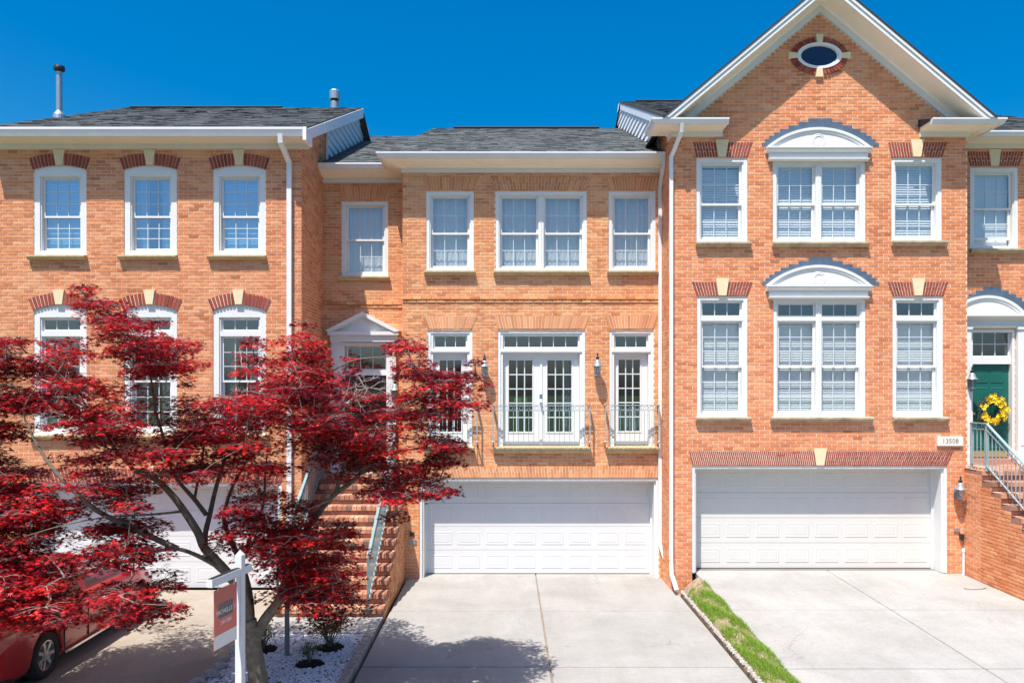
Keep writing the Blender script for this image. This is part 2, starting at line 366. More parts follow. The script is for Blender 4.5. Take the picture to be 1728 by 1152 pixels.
def brick_mesh(mat, k, L, H):
    key = (mat.name, k, round(L, 3), round(H, 3))
    if key not in BRICKMESH:
        q = lambda a: random.uniform(-a, a); b = 0.0025; n = -0.0065 + q(0.0015)
        f = [(q(.0012), 0, q(.0012)), (L+q(.0012), 0, q(.0012)), (L+q(.0012), 0, H+q(.0012)), (q(.0012), 0, H+q(.0012))]
        fr = [(x + (b if i in (0, 3) else -b), n + q(.001), z + (b if i < 2 else -b)) for i, (x, y, z) in enumerate(f)]
        bk = [(x, 0.006, z) for x, y, z in f]; f = [(x, n*0.55, z) for x, y, z in f]
        BRICKMESH[key] = MB().add(fr + f + bk, [(0,1,2,3)] + [(4+i, 4+(i+1)%4, (i+1)%4, i) for i in range(4)] + [(8+i, 8+(i+1)%4, 4+(i+1)%4, 4+i) for i in range(4)],
                                  tint=random.betavariate(5.0, 3.9)).mesh('brick')
    return BRICKMESH[key]
def lay(rects, wall, mat, org, U, N, nparts=0, focus=None, corbel=None, name='brick', fullL=0.1985, fullH=0.0575):
    """lay bricks on a wall: the nearest whole ones to focus are parts, the rest one joined part"""
    U, N, org = Vector(U), Vector(N), Vector(org)
    parts = set()
    if nparts:
        whole = [i for i, r in enumerate(rects) if abs(r[1]-r[0]-fullL) < 2e-3 and abs(r[3]-r[2]-fullH) < 2e-3 and not (corbel and corbel(r))]
        whole.sort(key=lambda i: abs(rects[i][0]-focus[0]) + 0.8*abs(rects[i][2]-focus[1])); parts = set(whole[:nparts])
    mb = MB(); g = random.gauss
    for i, (a, b, c, d) in enumerate(rects):
        if i in parts:
            link(name, brick_mesh(mat, random.randrange(24), fullL, fullH), mat, wall, loc=org + U*a + Vector((0, 0, c)) + N*random.uniform(-0.001, 0.0015)); continue
        ex = corbel((a, b, c, d)) if corbel else 0
        p = 0.0065 + g(0, 0.0013) + (ex or 0); q = lambda: random.uniform(-0.0013, 0.0013); bv = 0.0025
        co = [(a+q(), c+q()), (b+q(), c+q()), (b+q(), d+q()), (a+q(), d+q())]
        fr = [org + U*(u + (bv if k in (0, 3) else -bv)) + Vector((0, 0, v + (bv if k < 2 else -bv))) + N*(p + q()*0.6) for k, (u, v) in enumerate(co)]
        md = [org + U*u + Vector((0, 0, v)) + N*(p - 0.003) for u, v in co]
        bk = [org + U*u + Vector((0, 0, v)) - N*0.006 for u, v in co]
        mb.add(fr + md + bk, [(0,1,2,3)] + [(4+k, 4+(k+1)%4, (k+1)%4, k) for k in range(4)] + [(8+k, 8+(k+1)%4, 4+(k+1)%4, 4+k) for k in range(4)],
               tint=random.betavariate(5.0, 3.9))
    if mb.v: mb.build('bricks', mat, wall, kind='stuff')
def wall_slab(u0, u1, v0, v1, holes, place, thick, clip=None):
    """mortar body with real openings"""
    us = sorted({u0, u1, *[h[0] for h in holes], *[h[1] for h in holes]}); vs = sorted({v0, v1, *[h[2] for h in holes], *[h[3] for h in holes]})
    us = [u for u in us if u0 <= u <= u1]; vs = [v for v in vs if v0 <= v <= v1]
    mb = MB(); hole = lambda u, v: any(h[0] < u < h[1] and h[2] < v < h[3] for h in holes)
    for i in range(len(us)-1):
        for j in range(len(vs)-1):
            if hole((us[i]+us[i+1])/2, (vs[j]+vs[j+1])/2): continue
            mb.add([place(us[i], vs[j], 0), place(us[i+1], vs[j], 0), place(us[i+1], vs[j+1], 0), place(us[i], vs[j+1], 0)], [(0,1,2,3)])
            mb.add([place(us[i], vs[j], thick), place(us[i+1], vs[j], thick), place(us[i+1], vs[j+1], thick), place(us[i], vs[j+1], thick)], [(3,2,1,0)])
    for (a, b, c, d) in list(holes) + [(u0, u1, v0, v1)]:
        c2, d2 = max(c, v0), min(d, v1)
        for (p, q) in (((a, c2), (b, c2)), ((b, c2), (b, d2)), ((b, d2), (a, d2)), ((a, d2), (a, c2))):
            mb.add([place(*p, 0), place(*q, 0), place(*q, thick), place(*p, thick)], [(0,1,2,3)])
    return mb
def front(d):
    return lambda u, v, t: (u, d + t, v)

# ------------------------------------------------------------------ parts of a house
def sill(w, x0, x1, zt, d, mat, h=0.10, proj=0.115):
    MB().prism_x([(d+0.05, zt), (d-proj, zt-0.012), (d-proj, zt-0.045), (d-proj+0.022, zt-0.055), (d-proj+0.03, zt-h+0.025), (d-proj+0.05, zt-h), (d+0.05, zt-h)], x0, x1).build('sill', M[mat], w)
PANE = {}
def pane(parent, x0, x1, y, z0, z1, mat='glass'):
    key = (round(x1-x0, 3), round(z1-z0, 3), mat)
    if key not in PANE: PANE[key] = MB().box(0, key[0], -0.002, 0.002, 0, key[1]).mesh('pane')
    link('pane', PANE[key], M[mat], parent, loc=(x0, y, z0))
def sash(parent, x0, x1, z0, z1, y, cols, rows, st=0.045, rb=0.05, rt=0.04, name='sash', glass='glass', bar=0.0145, t=0.032, mat='white_paint', gmat='muntin'):
    m = MB().frame(x0, x1, y, y+t, z0, z1, st, st, rb, rt)
    m.build(name, M[mat], parent)
    gx0, gx1, gz0, gz1 = x0+st, x1-st, z0+rb, z1-rt
    if cols*rows > 1:
        g = MB()
        for i in range(1, cols):
            c = gx0 + (gx1-gx0)*i/cols; g.box(c-bar/2, c+bar/2, y+0.006, y+0.024, gz0, gz1)
        for j in range(1, rows):
            c = gz0 + (gz1-gz0)*j/rows
            for i in range(cols):
                a = gx0 + (gx1-gx0)*i/cols + (bar/2 if i else 0); b = gx0 + (gx1-gx0)*(i+1)/cols - (bar/2 if i < cols-1 else 0)
                g.box(a, b, y+0.0075, y+0.0225, c-bar/2, c+bar/2)
        g.build('muntin_grid', M[gmat], parent)
    for i in range(cols):
        for j in range(rows):
            a = gx0 + (gx1-gx0)*i/cols + (bar/2 if i else 0); b = gx0 + (gx1-gx0)*(i+1)/cols - (bar/2 if i < cols-1 else 0)
            c = gz0 + (gz1-gz0)*j/rows + (bar/2 if j else 0); e = gz0 + (gz1-gz0)*(j+1)/rows - (bar/2 if j < rows-1 else 0)
            pane(parent, a, b, y+0.015, c, e, glass)
def blind(w, x0, x1, z0, z1, y, tilt=38, pitch=0.05):
    m = MB(); z = z0 + 0.03; c, s_ = math.cos(R(tilt))*0.025, math.sin(R(tilt))*0.025
    m.box(x0, x1, y-0.02, y+0.02, z1-0.05, z1); m.box(x0, x1, y-0.012, y+0.012, z0, z0+0.02)
    while z < z1-0.06:
        k = random.uniform(-0.002, 0.002)
        m.add([(x0, y-c, z-s_+k), (x1, y-c, z-s_-k), (x1, y+c, z+s_-k), (x0, y+c, z+s_+k), (x0, y-c, z-s_+k-0.003), (x1, y-c, z-s_-k-0.003), (x1, y+c, z+s_-k-0.003), (x0, y+c, z+s_+k-0.003)],
              [(0,1,2,3), (7,6,5,4), (0,4,5,1), (3,2,6,7)]); z += pitch
    m.build('blind', M['blind'], w)
def curtain(w, x0, x1, z0, z1, y, folds=9, amp=0.006):
    n = folds*8; vs = []; ph = random.uniform(0, 6)
    for z in (z0, (z0+z1)/2, z1):
        for i in range(n+1):
            u = i/n; vs.append((x0 + (x1-x0)*u, y + amp*math.sin(u*folds*2*math.pi + ph + 0.6*math.sin(u*9)) , z))
    MB().add(vs, [(r*(n+1)+i, r*(n+1)+i+1, (r+1)*(n+1)+i+1, (r+1)*(n+1)+i) for r in range(2) for i in range(n)]).build('curtain', M['curtain'], w, smooth=True)
def window(house, D, px0, px1, py0, py1, cols=3, rows=(2, 2), cover='curtain', sillpx=None, sillmat='sill_stone', units=1, transom=None, cw=0.072, arch=None, split=None, glass='glass', mat='white_paint', open_gap=0.0):
    """double-hung window in a masonry opening; returns the opening (x0,x1,z0,z1)"""
    x0, x1, z1, z0 = D.x(px0), D.x(px1), D.z(py0), D.z(py1); d = D.d
    m = MB()
    ztop = z1
    if arch: ztop = D.z(arch[2])          # top of the sash part
    m.frame(x0, x1, d+0.012, d+0.20, z0, ztop if arch else z1, cw, cw, cw*0.75, 0 if arch else cw)
    i = 0.024
    m.frame(x0+cw, x1-cw, d+0.034, d+0.19, z0+cw*0.75, (ztop if arch else z1-cw), i, i, i*0.6, i)
    if arch:
        zs, zc = D.z(arch[0]), D.z(arch[1]); c = (x0+x1)/2; hw = (x1-x0)/2; rise = zc-zs; rad = (hw*hw+rise*rise)/(2*rise)
        pts = [(x0, ztop), (x1, ztop)] + [(c + hw*math.cos(math.pi*k/14) if False else x1 - (x1-x0)*k/14, 0) for k in range(15)]
        pts = pts[:2] + [(x, zc - rad + math.sqrt(max(0, rad*rad - (x-c)**2))) for x, _ in pts[2:]]
        m.prism(pts, d+0.012, d+0.20)
    w = m.build('window', M[mat], house)
    ix0, ix1, iz0, iz1 = x0+cw+i, x1-cw-i, z0+cw*0.75+i*0.6, (ztop if arch else z1-cw)-i
    tops = iz1
    if transom:
        ta, tb = D.z(transom[0]), D.z(transom[1])       # bar between transom and sashes
        MB().box(ix0-i, ix1+i, d+0.03, d+0.19, tb, ta).build('transom_bar', M[mat], w); tops = tb
    mw = 0.115
    if units == 2:
        c = (ix0+ix1)/2
        MB().box(c-mw/2, c+mw/2, d+0.028, d+0.185, iz0, iz1).box(c-0.006, c+0.006, d+0.018, d+0.03, iz0, iz1).build('mullion', M[mat], w)
        spans = [(ix0, c-mw/2), (c+mw/2, ix1)]
    else: spans = [(ix0, ix1)]
    for (a, b) in spans:
        zm = (iz0+tops)/2 if split is None else D.z(split)
        sash(w, a, b, zm-0.02, tops, d+0.085, cols, rows[0], rb=0.04, glass=glass, name='upper_sash', mat=mat)
        sash(w, a+0.004, b-0.004, iz0+open_gap, zm+0.02, d+0.122, cols, rows[1], rb=0.055, rt=0.04, glass=glass, name='lower_sash', mat=mat)
        if transom: sash(w, a, b, D.z(transom[0]), iz1, d+0.085, cols, 1, st=0.035, rb=0.03, rt=0.03, glass='glass_dark', name='transom_sash', mat=mat)
        if cover == 'blind': blind(w, a+0.01, b-0.01, iz0+0.01, tops-0.005, d+0.195, tilt=random.uniform(70, 80))
        elif cover == 'curtain': curtain(w, a-0.01, b+0.01, iz0-0.02, tops+0.02, d+0.225)
        elif cover == 'drapes':
            curtain(w, a-0.01, a+0.33*(b-a), iz0-0.02, tops+0.02, d+0.24, 4); curtain(w, b-0.33*(b-a), b+0.01, iz0-0.02, tops+0.02, d+0.24, 4)
    if sillpx: sill(w, D.x(sillpx[0]), D.x(sillpx[1]), z0 + 0.004, d, sillmat)
    return (x0, x1, z0, z1)
def voussoir_row(parent, xb0, xb1, xt0, xt1, zb, zt, d, n, mat, proud=0.012, split=True, joint=0.0105, start=0):
    for k in range(n):
        lo = lambda f: xb0 + (xb1-xb0)*f; hi = lambda f: xt0 + (xt1-xt0)*f
        a, b = k/n, (k+1)/n
        segs = [(0, 1)] if not split else ([(0, 0.36), (0.36, 1)] if (k+start) % 2 else [(0, 0.66), (0.66, 1)])
        for (s0, s1) in segs:
            q = lambda f, s_: lo(f) + (hi(f)-lo(f))*s_
            j0 = joint/2; v0 = zb + (zt-zb)*s0 + (j0 if s0 else 0); v1 = zb + (zt-zb)*s1 - (j0 if s1 < 1 else 0)
            pts = [(q(a, s0)+j0, v0), (q(b, s0)-j0, v0), (q(b, s1)-j0, v1), (q(a, s1)+j0, v1)]
            MB().prism(pts, d-proud-random.uniform(0, 0.003), d+0.03, tint=random.betavariate(2.4, 2.2)).build('voussoir', mat, parent)
def jack_arch(house, D, pb0, pb1, pt0, pt1, pyb, pyt, mat, n, key=None, split=True, mortar='mortar'):
    d = D.d; zb, zt = D.z(pyb), D.z(pyt)
    bed = MB().prism([(D.x(pb0)+0.004, zb+0.002), (D.x(pb1)-0.004, zb+0.002), (D.x(pt1)-0.004, zt-0.002), (D.x(pt0)+0.004, zt-0.002)], d-0.009, d+0.03).build('flat_arch', M[mortar], house)
    if key:      # (top x0, top x1, bottom x0, bottom x1, ytop, ybottom)
        k = key; mid0b, mid1b = k[2], k[3]
        f = lambda kx, ky0, ky1: kx
        m0t = k[0] + (k[2]-k[0])*(pyt-k[4])/max(1, (k[5]-k[4])); m1t = k[1] + (k[3]-k[1])*(pyt-k[4])/max(1, (k[5]-k[4]))
        voussoir_row(bed, D.x(pb0), D.x(k[2]), D.x(pt0), D.x(m0t), zb, zt, d, n//2, mat, split=split)
        voussoir_row(bed, D.x(k[3]), D.x(pb1), D.x(m1t), D.x(pt1), zb, zt, d, n//2, mat, split=split, start=1)
        MB().prism([(D.x(k[2]), D.z(k[5])), (D.x(k[3]), D.z(k[5])), (D.x(k[1]), D.z(k[4])), (D.x(k[0]), D.z(k[4]))], d-(0.018 if n > 40 else 0.04), d+0.03).build('keystone', M['keystone'], bed)
    else:
        voussoir_row(bed, D.x(pb0), D.x(pb1), D.x(pt0), D.x(pt1), zb, zt, d, n, mat, split=split)
def seg_arch(house, D, cxp, hw, yspring, ycrown, thick, key):
    """segmental brick arch with a keystone; photo units on plane D"""
    c = D.x(cxp); h = hw/D.s; zs, zc = D.z(yspring), D.z(ycrown); rise = zc-zs; rad = (h*h+rise*rise)/(2*rise); z0 = zc-rad; th = thick/D.s
    amax = math.asin(h/rad) + 0.012; kb = (key[3]-key[2])/2/D.s; a0 = math.asin((kb+0.02)/rad)
    def ring(a, r): return (c + r*math.sin(a), z0 + r*math.cos(a))
    bedp = [ring(-amax + 2*amax*k/12, rad+0.003) for k in range(13)] + [ring(amax - 2*amax*k/12, rad+th-0.003) for k in range(13)]
    bed = MB().prism(bedp, D.d-0.012, D.d+0.10).build('segmental_arch', M['mortar_pale'], house)
    n = 7; g = 0.0085/rad
    for sgn in (-1, 1):
        for k in range(n):
            p, q = a0 + (amax-a0)*k/n + g, a0 + (amax-a0)*(k+1)/n - g
            pts = [ring(sgn*p, rad), ring(sgn*q, rad), ring(sgn*q, rad+th), ring(sgn*p, rad+th)]
            if sgn < 0: pts = pts[::-1]
            MB().prism(pts, D.d-0.026-random.uniform(0, .003), D.d+0.10, tint=random.betavariate(2.4, 2.2)).build('voussoir', M['brick_red'], bed)
    k = key
    MB().prism([(D.x(k[2]), D.z(k[5])), (D.x(k[3]), D.z(k[5])), (D.x(k[1]), D.z(k[4])), (D.x(k[0]), D.z(k[4]))], D.d-0.05, D.d+0.03).build('keystone', M['keystone'], bed)
def cornice(house, path, zf, fh, sh, g0, g1, p, name='cornice'):
    """frieze board, stepped soffit and gutter swept round the eaves"""
    c = MB().sweep([(0.0, zf), (0.03, zf), (0.03, zf+fh), (0.0, zf+fh)], path).build(name, M['white_paint'], house)
    q = p-0.1
    prof = [(0.03, zf+fh), (0.05, zf+fh+0.004)]
    if sh - fh > 0.03:
        for k in range(4):
            prof += [(0.05 + (q-0.05)*(k+0.75)/4, zf+fh+(sh-fh)*(k+0.15)/4), (0.05 + (q-0.05)*(k+1)/4, zf+fh+(sh-fh)*(k+1)/4)]
    else: prof += [(0.055, zf+fh+0.02), (0.24, zf+fh+0.02), (0.245, zf+fh+0.026), (0.25, zf+fh+0.02), (q, zf+sh)]
    prof += [(q, zf+sh+0.06), (0.03, zf+sh+0.06)]
    MB().sweep(prof, path).build('soffit', M['cream_soffit'], c)
    h = g1-g0
    MB().sweep([(q, zf+g0), (q+0.055, zf+g0), (q+0.075, zf+g0+h*0.35), (p, zf+g0+h*0.75), (p, zf+g1), (p-0.008, zf+g1), (p-0.012, zf+g1-0.012), (q+0.01, zf+g1-0.012), (q+0.004, zf+g1), (q, zf+g1)], path).build('gutter', M['white_gutter'], c)
    return c
def downspout(house, pts, w=0.072, dp=0.06):
    m = MB()
    for i in range(len(pts)-1):
        a, b = Vector(pts[i]), Vector(pts[i+1]); t = (b-a).normalized(); ax = Vector((1, 0, 0)) if abs(t.x) < 0.9 else Vector((0, 0, 1))
        ax = (ax - t*ax.dot(t)).normalized(); ay = t.cross(ax)
        m.obox((a+b)/2, ax, ay, t, w/2, dp/2, (b-a).length/2 + 0.02)
    return m.build('downspout', M['white_gutter'], house)
def roof(house, x0, x1, y0, z0, y1, z1, name='roof', tone=0.42, rear=True):
    """one shingled slope (eave y0,z0 - ridge y1,z1) and its rear slope"""
    m = MB(); t = 0.05
    prof = [(y0, z0), (y1, z1), (y1, z1-t-0.03), (y0, z0-t)]
    if rear: prof = [(y0, z0), (y1, z1), (2*y1-y0, z0), (2*y1-y0, z0-t), (y1, z1-t), (y0, z0-t)]
    r = m.prism_x(prof, x0, x1).build(name, M['shingle'], house)
    L = math.hypot(y1-y0, z1-z0); dy, dz = (y1-y0)/L, (z1-z0)/L; ny, nz = -dz, dy; ex = 0.135; s_ = MB(); k = 0; u = -0.02
    while u < L - 0.02:
        x = x0 - random.uniform(0, 0.25)
        while x < x1:
            wd = random.choice((0.14, 0.2, 0.25, 0.33)); a, b = max(x, x0), min(x+wd, x1)
            if b-a > 0.02:
                hgt = 0.006 + random.choice((0, 0, 0.006)); u1 = min(u+ex+0.015, L)
                pt = lambda xx, uu, hh: (xx, y0 + dy*uu + ny*hh, z0 + dz*uu + nz*hh)
                s_.add([pt(a, u, hgt), pt(b, u, hgt), pt(b, u1, 0.003), pt(a, u1, 0.003), pt(a, u, 0.0005), pt(b, u, 0.0005)], [(0,1,2,3), (4,5,1,0)], tint=min(1, max(0, random.gauss(tone, 0.17))))
            x += wd
        u += ex
    s_.build('shingles', M['shingle'], r, kind='stuff')
    return r
def garage(house, D, px0, px1, py0, zb, mat, rec=0.40, fmat='white_paint'):
    """opening lined with a white frame and a four-section panelled door"""
    x0, x1, zt = D.x(px0), D.x(px1), D.z(py0); d = D.d
    f = MB().frame(x0, x1, d+0.01, d+rec+0.06, zb, zt, 0.055, 0.055, 0, 0.05)
    f.frame(x0+0.055, x1-0.055, d+0.05, d+rec+0.06, zb, zt-0.05, 0.035, 0.035, 0, 0.03)
    f.frame(x0+0.09, x1-0.09, d+rec-0.05, d+rec+0.02, zb, zt-0.08, 0.03, 0.03, 0, 0.03)
    f.build('garage_frame', M[fmat], house)
    a, b, z0, z1 = x0+0.085, x1-0.085, zb+0.012, zt-0.07
    y = d+rec; door = MB().box(a, b, y+0.024, y+0.05, z0, z1).build('garage_door', M[mat], house)
    H = (z1-z0)/4; mb = MB()
    for k in range(4):
        q0, q1 = z0+H*k+0.003, z0+H*(k+1)-0.003
        MB().box(a, b, y, y+0.024, q0, q1).build('door_section', M[mat], door)
    W = (b-a-0.08)/8; pw, ph = W-0.13, H-0.22
    me = MB()
    rings = [(0, 0.0), (0.012, 0.0055), (0.03, 0.0055), (0.045, 0.001), (0.062, 0.005)]
    vs = []; fs = []
    for (ins, h) in rings: vs += [(ins, -h, ins), (pw-ins, -h, ins), (pw-ins, -h, ph-ins), (ins, -h, ph-ins)]
    for r in range(len(rings)-1): fs += [(r*4+i, r*4+(i+1)%4, r*4+4+(i+1)%4, r*4+4+i) for i in range(4)]
    fs.append((16, 17, 18, 19)); pm = me.add(vs, fs).mesh('raised_panel')
    for k in range(4):
        for i in range(8):
            link('raised_panel', pm, M[mat], door, loc=(a+0.04+W*i+0.065, y-0.0005, z0+H*k+0.11))
    MB().box(a, b, y-0.004, y+0.05, zb, zb+0.012).build('door_seal', M['black_metal'], door)
    return (x0, x1, zb-1, zt)
def interior(house, x0, x1, y0, y1, zs, ztop):
    m = MB(); m.box(x0, x1, y1, y1+0.1, zs[0], ztop); m.box(x0+0.02, x0+0.1, y0, y1, zs[0], ztop); m.box(x1-0.1, x1-0.02, y0, y1, zs[0], ztop)
    for z in zs + [ztop-0.1]: m.box(x0+0.1, x1-0.1, y0, y1, z-0.1, z)
    m.build('interior_rooms', M['interior'], house)
# ================================================================== LEFT HOUSE
def arc_pts(c, z0, rad, a0, a1, n):
    return [(c + rad*math.sin(a0 + (a1-a0)*k/n), z0 + rad*math.cos(a0 + (a1-a0)*k/n)) for k in range(n+1)]
def siding(house, x, rows, mat, face):
    """lap boards on a side wall: rows of (z, y0, y1); face +1 looks right, -1 left"""
    for (z, ya, yb) in rows:
        h = 0.215; pr = 0.034
        A = [(x, ya, z), (x + face*pr, ya, z), (x + face*0.004, ya, z+h), (x, ya, z+h)]
        MB().extr(A, [(a, yb, c) for a, b, c in A]).build('siding_board', M[mat], house)
def house_left():
    h = thing('town_house', ((LX0+LX1)/2, PL.d, ZL), 'orange brick town house with three arched windows per floor behind the red maple', 'house')
    holes = []
    covers = ['blind', 'drapes', 'blind']
    for k, c in enumerate((101.5, 254, 404)):
        holes.append(window(h, PL, c-44.5, c+44.5, 279, 431, rows=(3, 3), cover=covers[k], sillpx=(c-52, c+46), arch=(286, 279, 297), split=364.5, glass='glass_blue', cw=0.118))
        seg_arch(h, PL, c, 44.5, 286, 279, 19.5, (c-10.5, c+9.5, c-5.5, c+5.5, 253.5, 279))
        holes.append(window(h, PL, c-44.5, c+44.5, 514, 733, rows=(3, 3), cover='drapes', sillpx=(c-50, c+50), arch=(523, 514, 535), transom=(558, 567), split=643, cw=0.118, glass='glass_dark'))
        seg_arch(h, PL, c, 44.5, 523, 514, 19.5, (c-10.5, c+8.5, c-6, c+5, 489, 513.5))
    holes.append(garage(h, PL, 50, 475, 815, ZL, 'garage_white'))
    jack_arch(h, PL, 50, 475, 44, 481, 814, 790, M['brick_red'], 66, key=(252, 274, 257, 269, 785, 814))
    zf = PL.z(252)
    wall = wall_slab(LX0, LX1, ZL-0.2, zf+0.15, holes, front(PL.d), 0.12)
    wall = wall.build('front_wall', M['mortar'], h)
    lay(brick_rects(LX0, LX1-0.002, ZL-0.1, zf, holes), wall, M['brick_left'], (0, PL.d, 0), (1,0,0), (0,-1,0), 300, (PL.x(330), PL.z(465)))
    # side wall towards the neighbour's entry
    ys = 17.62; yr, zr_ = 21.1, 11.85; y0, z0 = 15.1, 9.25; sl = (zr_-z0)/(yr-y0); rake = lambda y: z0 + sl*(y-y0) - 0.06
    sd = MB().extr([(LX1-0.12, PL.d+0.12, ZL-0.2), (LX1-0.12, 24.0, ZL-0.2), (LX1-0.12, 24.0, 9.6), (LX1-0.12, yr, zr_-0.1), (LX1-0.12, PL.d+0.12, rake(PL.d+0.12))],
                   [(LX1, PL.d+0.12, ZL-0.2), (LX1, 24.0, ZL-0.2), (LX1, 24.0, 9.6), (LX1, yr, zr_-0.1), (LX1, PL.d+0.12, rake(PL.d+0.12))]).build('side_wall', M['mortar'], h)
    lay(brick_rects(PL.d, ys, ZL-0.1, rake(ys), clip=lambda a, b: (max(PL.d, y0 + (b-z0+0.06)/sl), ys)), sd, M['brick_left'], (LX1, 0, 0), (0,1,0), (1,0,0))
    MB().box(LX1+0.012, LX1+0.05, ys-0.03, ys+0.03, 8.95, rake(ys)).build('corner_trim', M['siding_white'], h)
    rows = []; z = 8.95
    while z < 11.8:
        ya = max(ys, y0 + (z+0.22-z0+0.06)/sl); yb = 16.91 + (z - 9.08)/0.42 + 0.3
        if yb > ya + 0.05: rows.append((z, ya, min(yb, 23)))
        z += 0.2
    siding(h, LX1, rows, 'siding', 1)
    cornice(h, [(LX0, PL.d), (LX1+0.16, PL.d)], zf, 0.105, 0.115, 0.115, 0.285, 0.5)
    r = roof(h, LX0-0.02, LX1+0.20, y0, z0, yr, zr_)
    # rake board, fascia end and ridge vent
    rk = MB(); X = LX1+0.19
    A = [(X-0.03, y0+0.02, z0-0.02), (X-0.03, yr, zr_-0.02), (X-0.03, yr, zr_-0.28), (X-0.03, y0+0.02, z0-0.24)]
    rk.extr(A, [(X+0.03, b, c) for a, b, c in A]); A = [(LX1, y0+0.3, z0-0.02), (LX1, yr, zr_-0.1), (LX1, yr, zr_-0.13), (LX1, y0+0.3, z0-0.05)]
    rk.extr(A, [(X-0.03, b, c) for a, b, c in A])
    rk.box(X-0.035, X+0.035, PL.d-0.5, PL.d-0.02, zf+0.03, zf+0.29)
    rk.build('rake_board', M['siding_white'], r)
    MB().prism_x([(yr-0.16, zr_-0.03), (yr, zr_+0.05), (yr+0.16, zr_-0.03)], LX0+0.1, -6.2).build('ridge_vent', M['dark_flashing'], r)
    v = MB(); c = P3(100, 196, 17.7)
    v.lathe([(0.16, -0.25), (0.13, 0.02), (0.075, 0.10), (0.07, 0.12)], c, 16)
    v.lathe([(0.066, 0.0), (0.066, 1.02)], c, 16); v.build('vent_pipe', M['galvanised'], r, smooth=False)
    MB().lathe([(0.066, 1.02), (0.115, 1.05), (0.125, 1.10), (0.115, 1.15), (0.05, 1.17)], c, 16).build('vent_cap', M['black_metal'], r)
    c = P3(565, 190, 21.4)
    MB().lathe([(0.12, -0.4), (0.12, 0.28), (0.11, 0.3)], c, 16).lathe([(0.15, 0.36), (0.15, 0.58), (0.12, 0.62)], c, 16).build('vent_pipe', M['galvanised'], r)
    MB().lathe([(0.10, 0.3), (0.10, 0.36)], c, 12).build('vent_collar', M['black_metal'], r)
    gz = zf+0.13
    downspout(h, [(PL.x(484), PL.d-0.44, gz), (PL.x(484), PL.d-0.42, gz-0.12), (PL.x(489.5), PL.d-0.05, gz-0.42), (PL.x(489.5), PL.d-0.05, ZL+0.1)], 0.095, 0.075)
    interior(h, LX0, LX1-0.13, PL.d+0.25, 21.5, [ZL, 2.55, 6.05], 8.9)
    return h
HL = house_left()

# ================================================================== CENTRE HOUSE
def door_leaf(w, x0, x1, z0, z1, y, gx0, gx1, gz0, gz1, cols, rows, mat='white_paint', glass='glass'):
    m = MB(); t = 0.045
    m.box(x0, gx0, y, y+t, z0, z1); m.box(gx1, x1, y, y+t, z0, z1); m.box(gx0, gx1, y, y+t, z0, gz0); m.box(gx0, gx1, y, y+t, gz1, z1)
    m.frame(gx0-0.025, gx1+0.025, y-0.01, y, gz0-0.025, gz1+0.025, 0.025, 0.025, 0.025, 0.025)
    m.build('door_leaf', M[mat], w)
    sash(w, gx0, gx1, gz0, gz1, y+0.006, cols, rows, st=0.004, rb=0.004, rt=0.004, name='glazing_bead', glass=glass, bar=0.024)
def french(house, D, px0, px1, py0, py1, trans, leaves, tcols):
    x0, x1, z1, z0 = D.x(px0), D.x(px1), D.z(py0), D.z(py1); d = D.d; cw = 0.10
    m = MB().frame(x0, x1, d+0.012, d+0.2, z0, z1, cw*0.6, cw*0.6, 0, cw*0.6)
    m.frame(x0+cw*0.6, x1-cw*0.6, d+0.03, d+0.2, z0, z1-cw*0.6, cw*0.5, cw*0.5, 0, cw*0.4)
    w = m.build('french_window', M['white_paint'], house)
    a, b = x0+cw*1.1, x1-cw*1.1; ta, tb = D.z(trans[2]), D.z(trans[3])
    MB().box(x0+cw*0.6, x1-cw*0.6, d+0.022, d+0.19, tb, ta).box(x0+cw*0.6, x1-cw*0.6, d+0.008, d+0.022, tb+0.03, ta-0.02).build('transom_bar', M['white_paint'], w)
    sash(w, a, b, ta, z1-cw, d+0.08, tcols, 1, st=0.035, rb=0.04, rt=0.03, glass='glass_dark', name='transom_sash')
    n = len(leaves)
    for k, (g0, g1, gy0, gy1) in enumerate(leaves):
        p, q = a + (b-a)*k/n, a + (b-a)*(k+1)/n
        door_leaf(w, p+0.003, q-0.003, z0+0.03, tb, d+0.13, D.x(g0), D.x(g1), D.z(gy1), D.z(gy0), 3, 5, glass='glass_dark')
    if n == 2: MB().box((a+b)/2-0.025, (a+b)/2+0.025, d+0.112, d+0.13, z0+0.03, tb).build('astragal', M['white_paint'], w)
    MB().box(a, b, d+0.1, d+0.2, z0, z0+0.03).build('threshold', M['steel'], w)
    return w, (x0, x1, z0, z1)
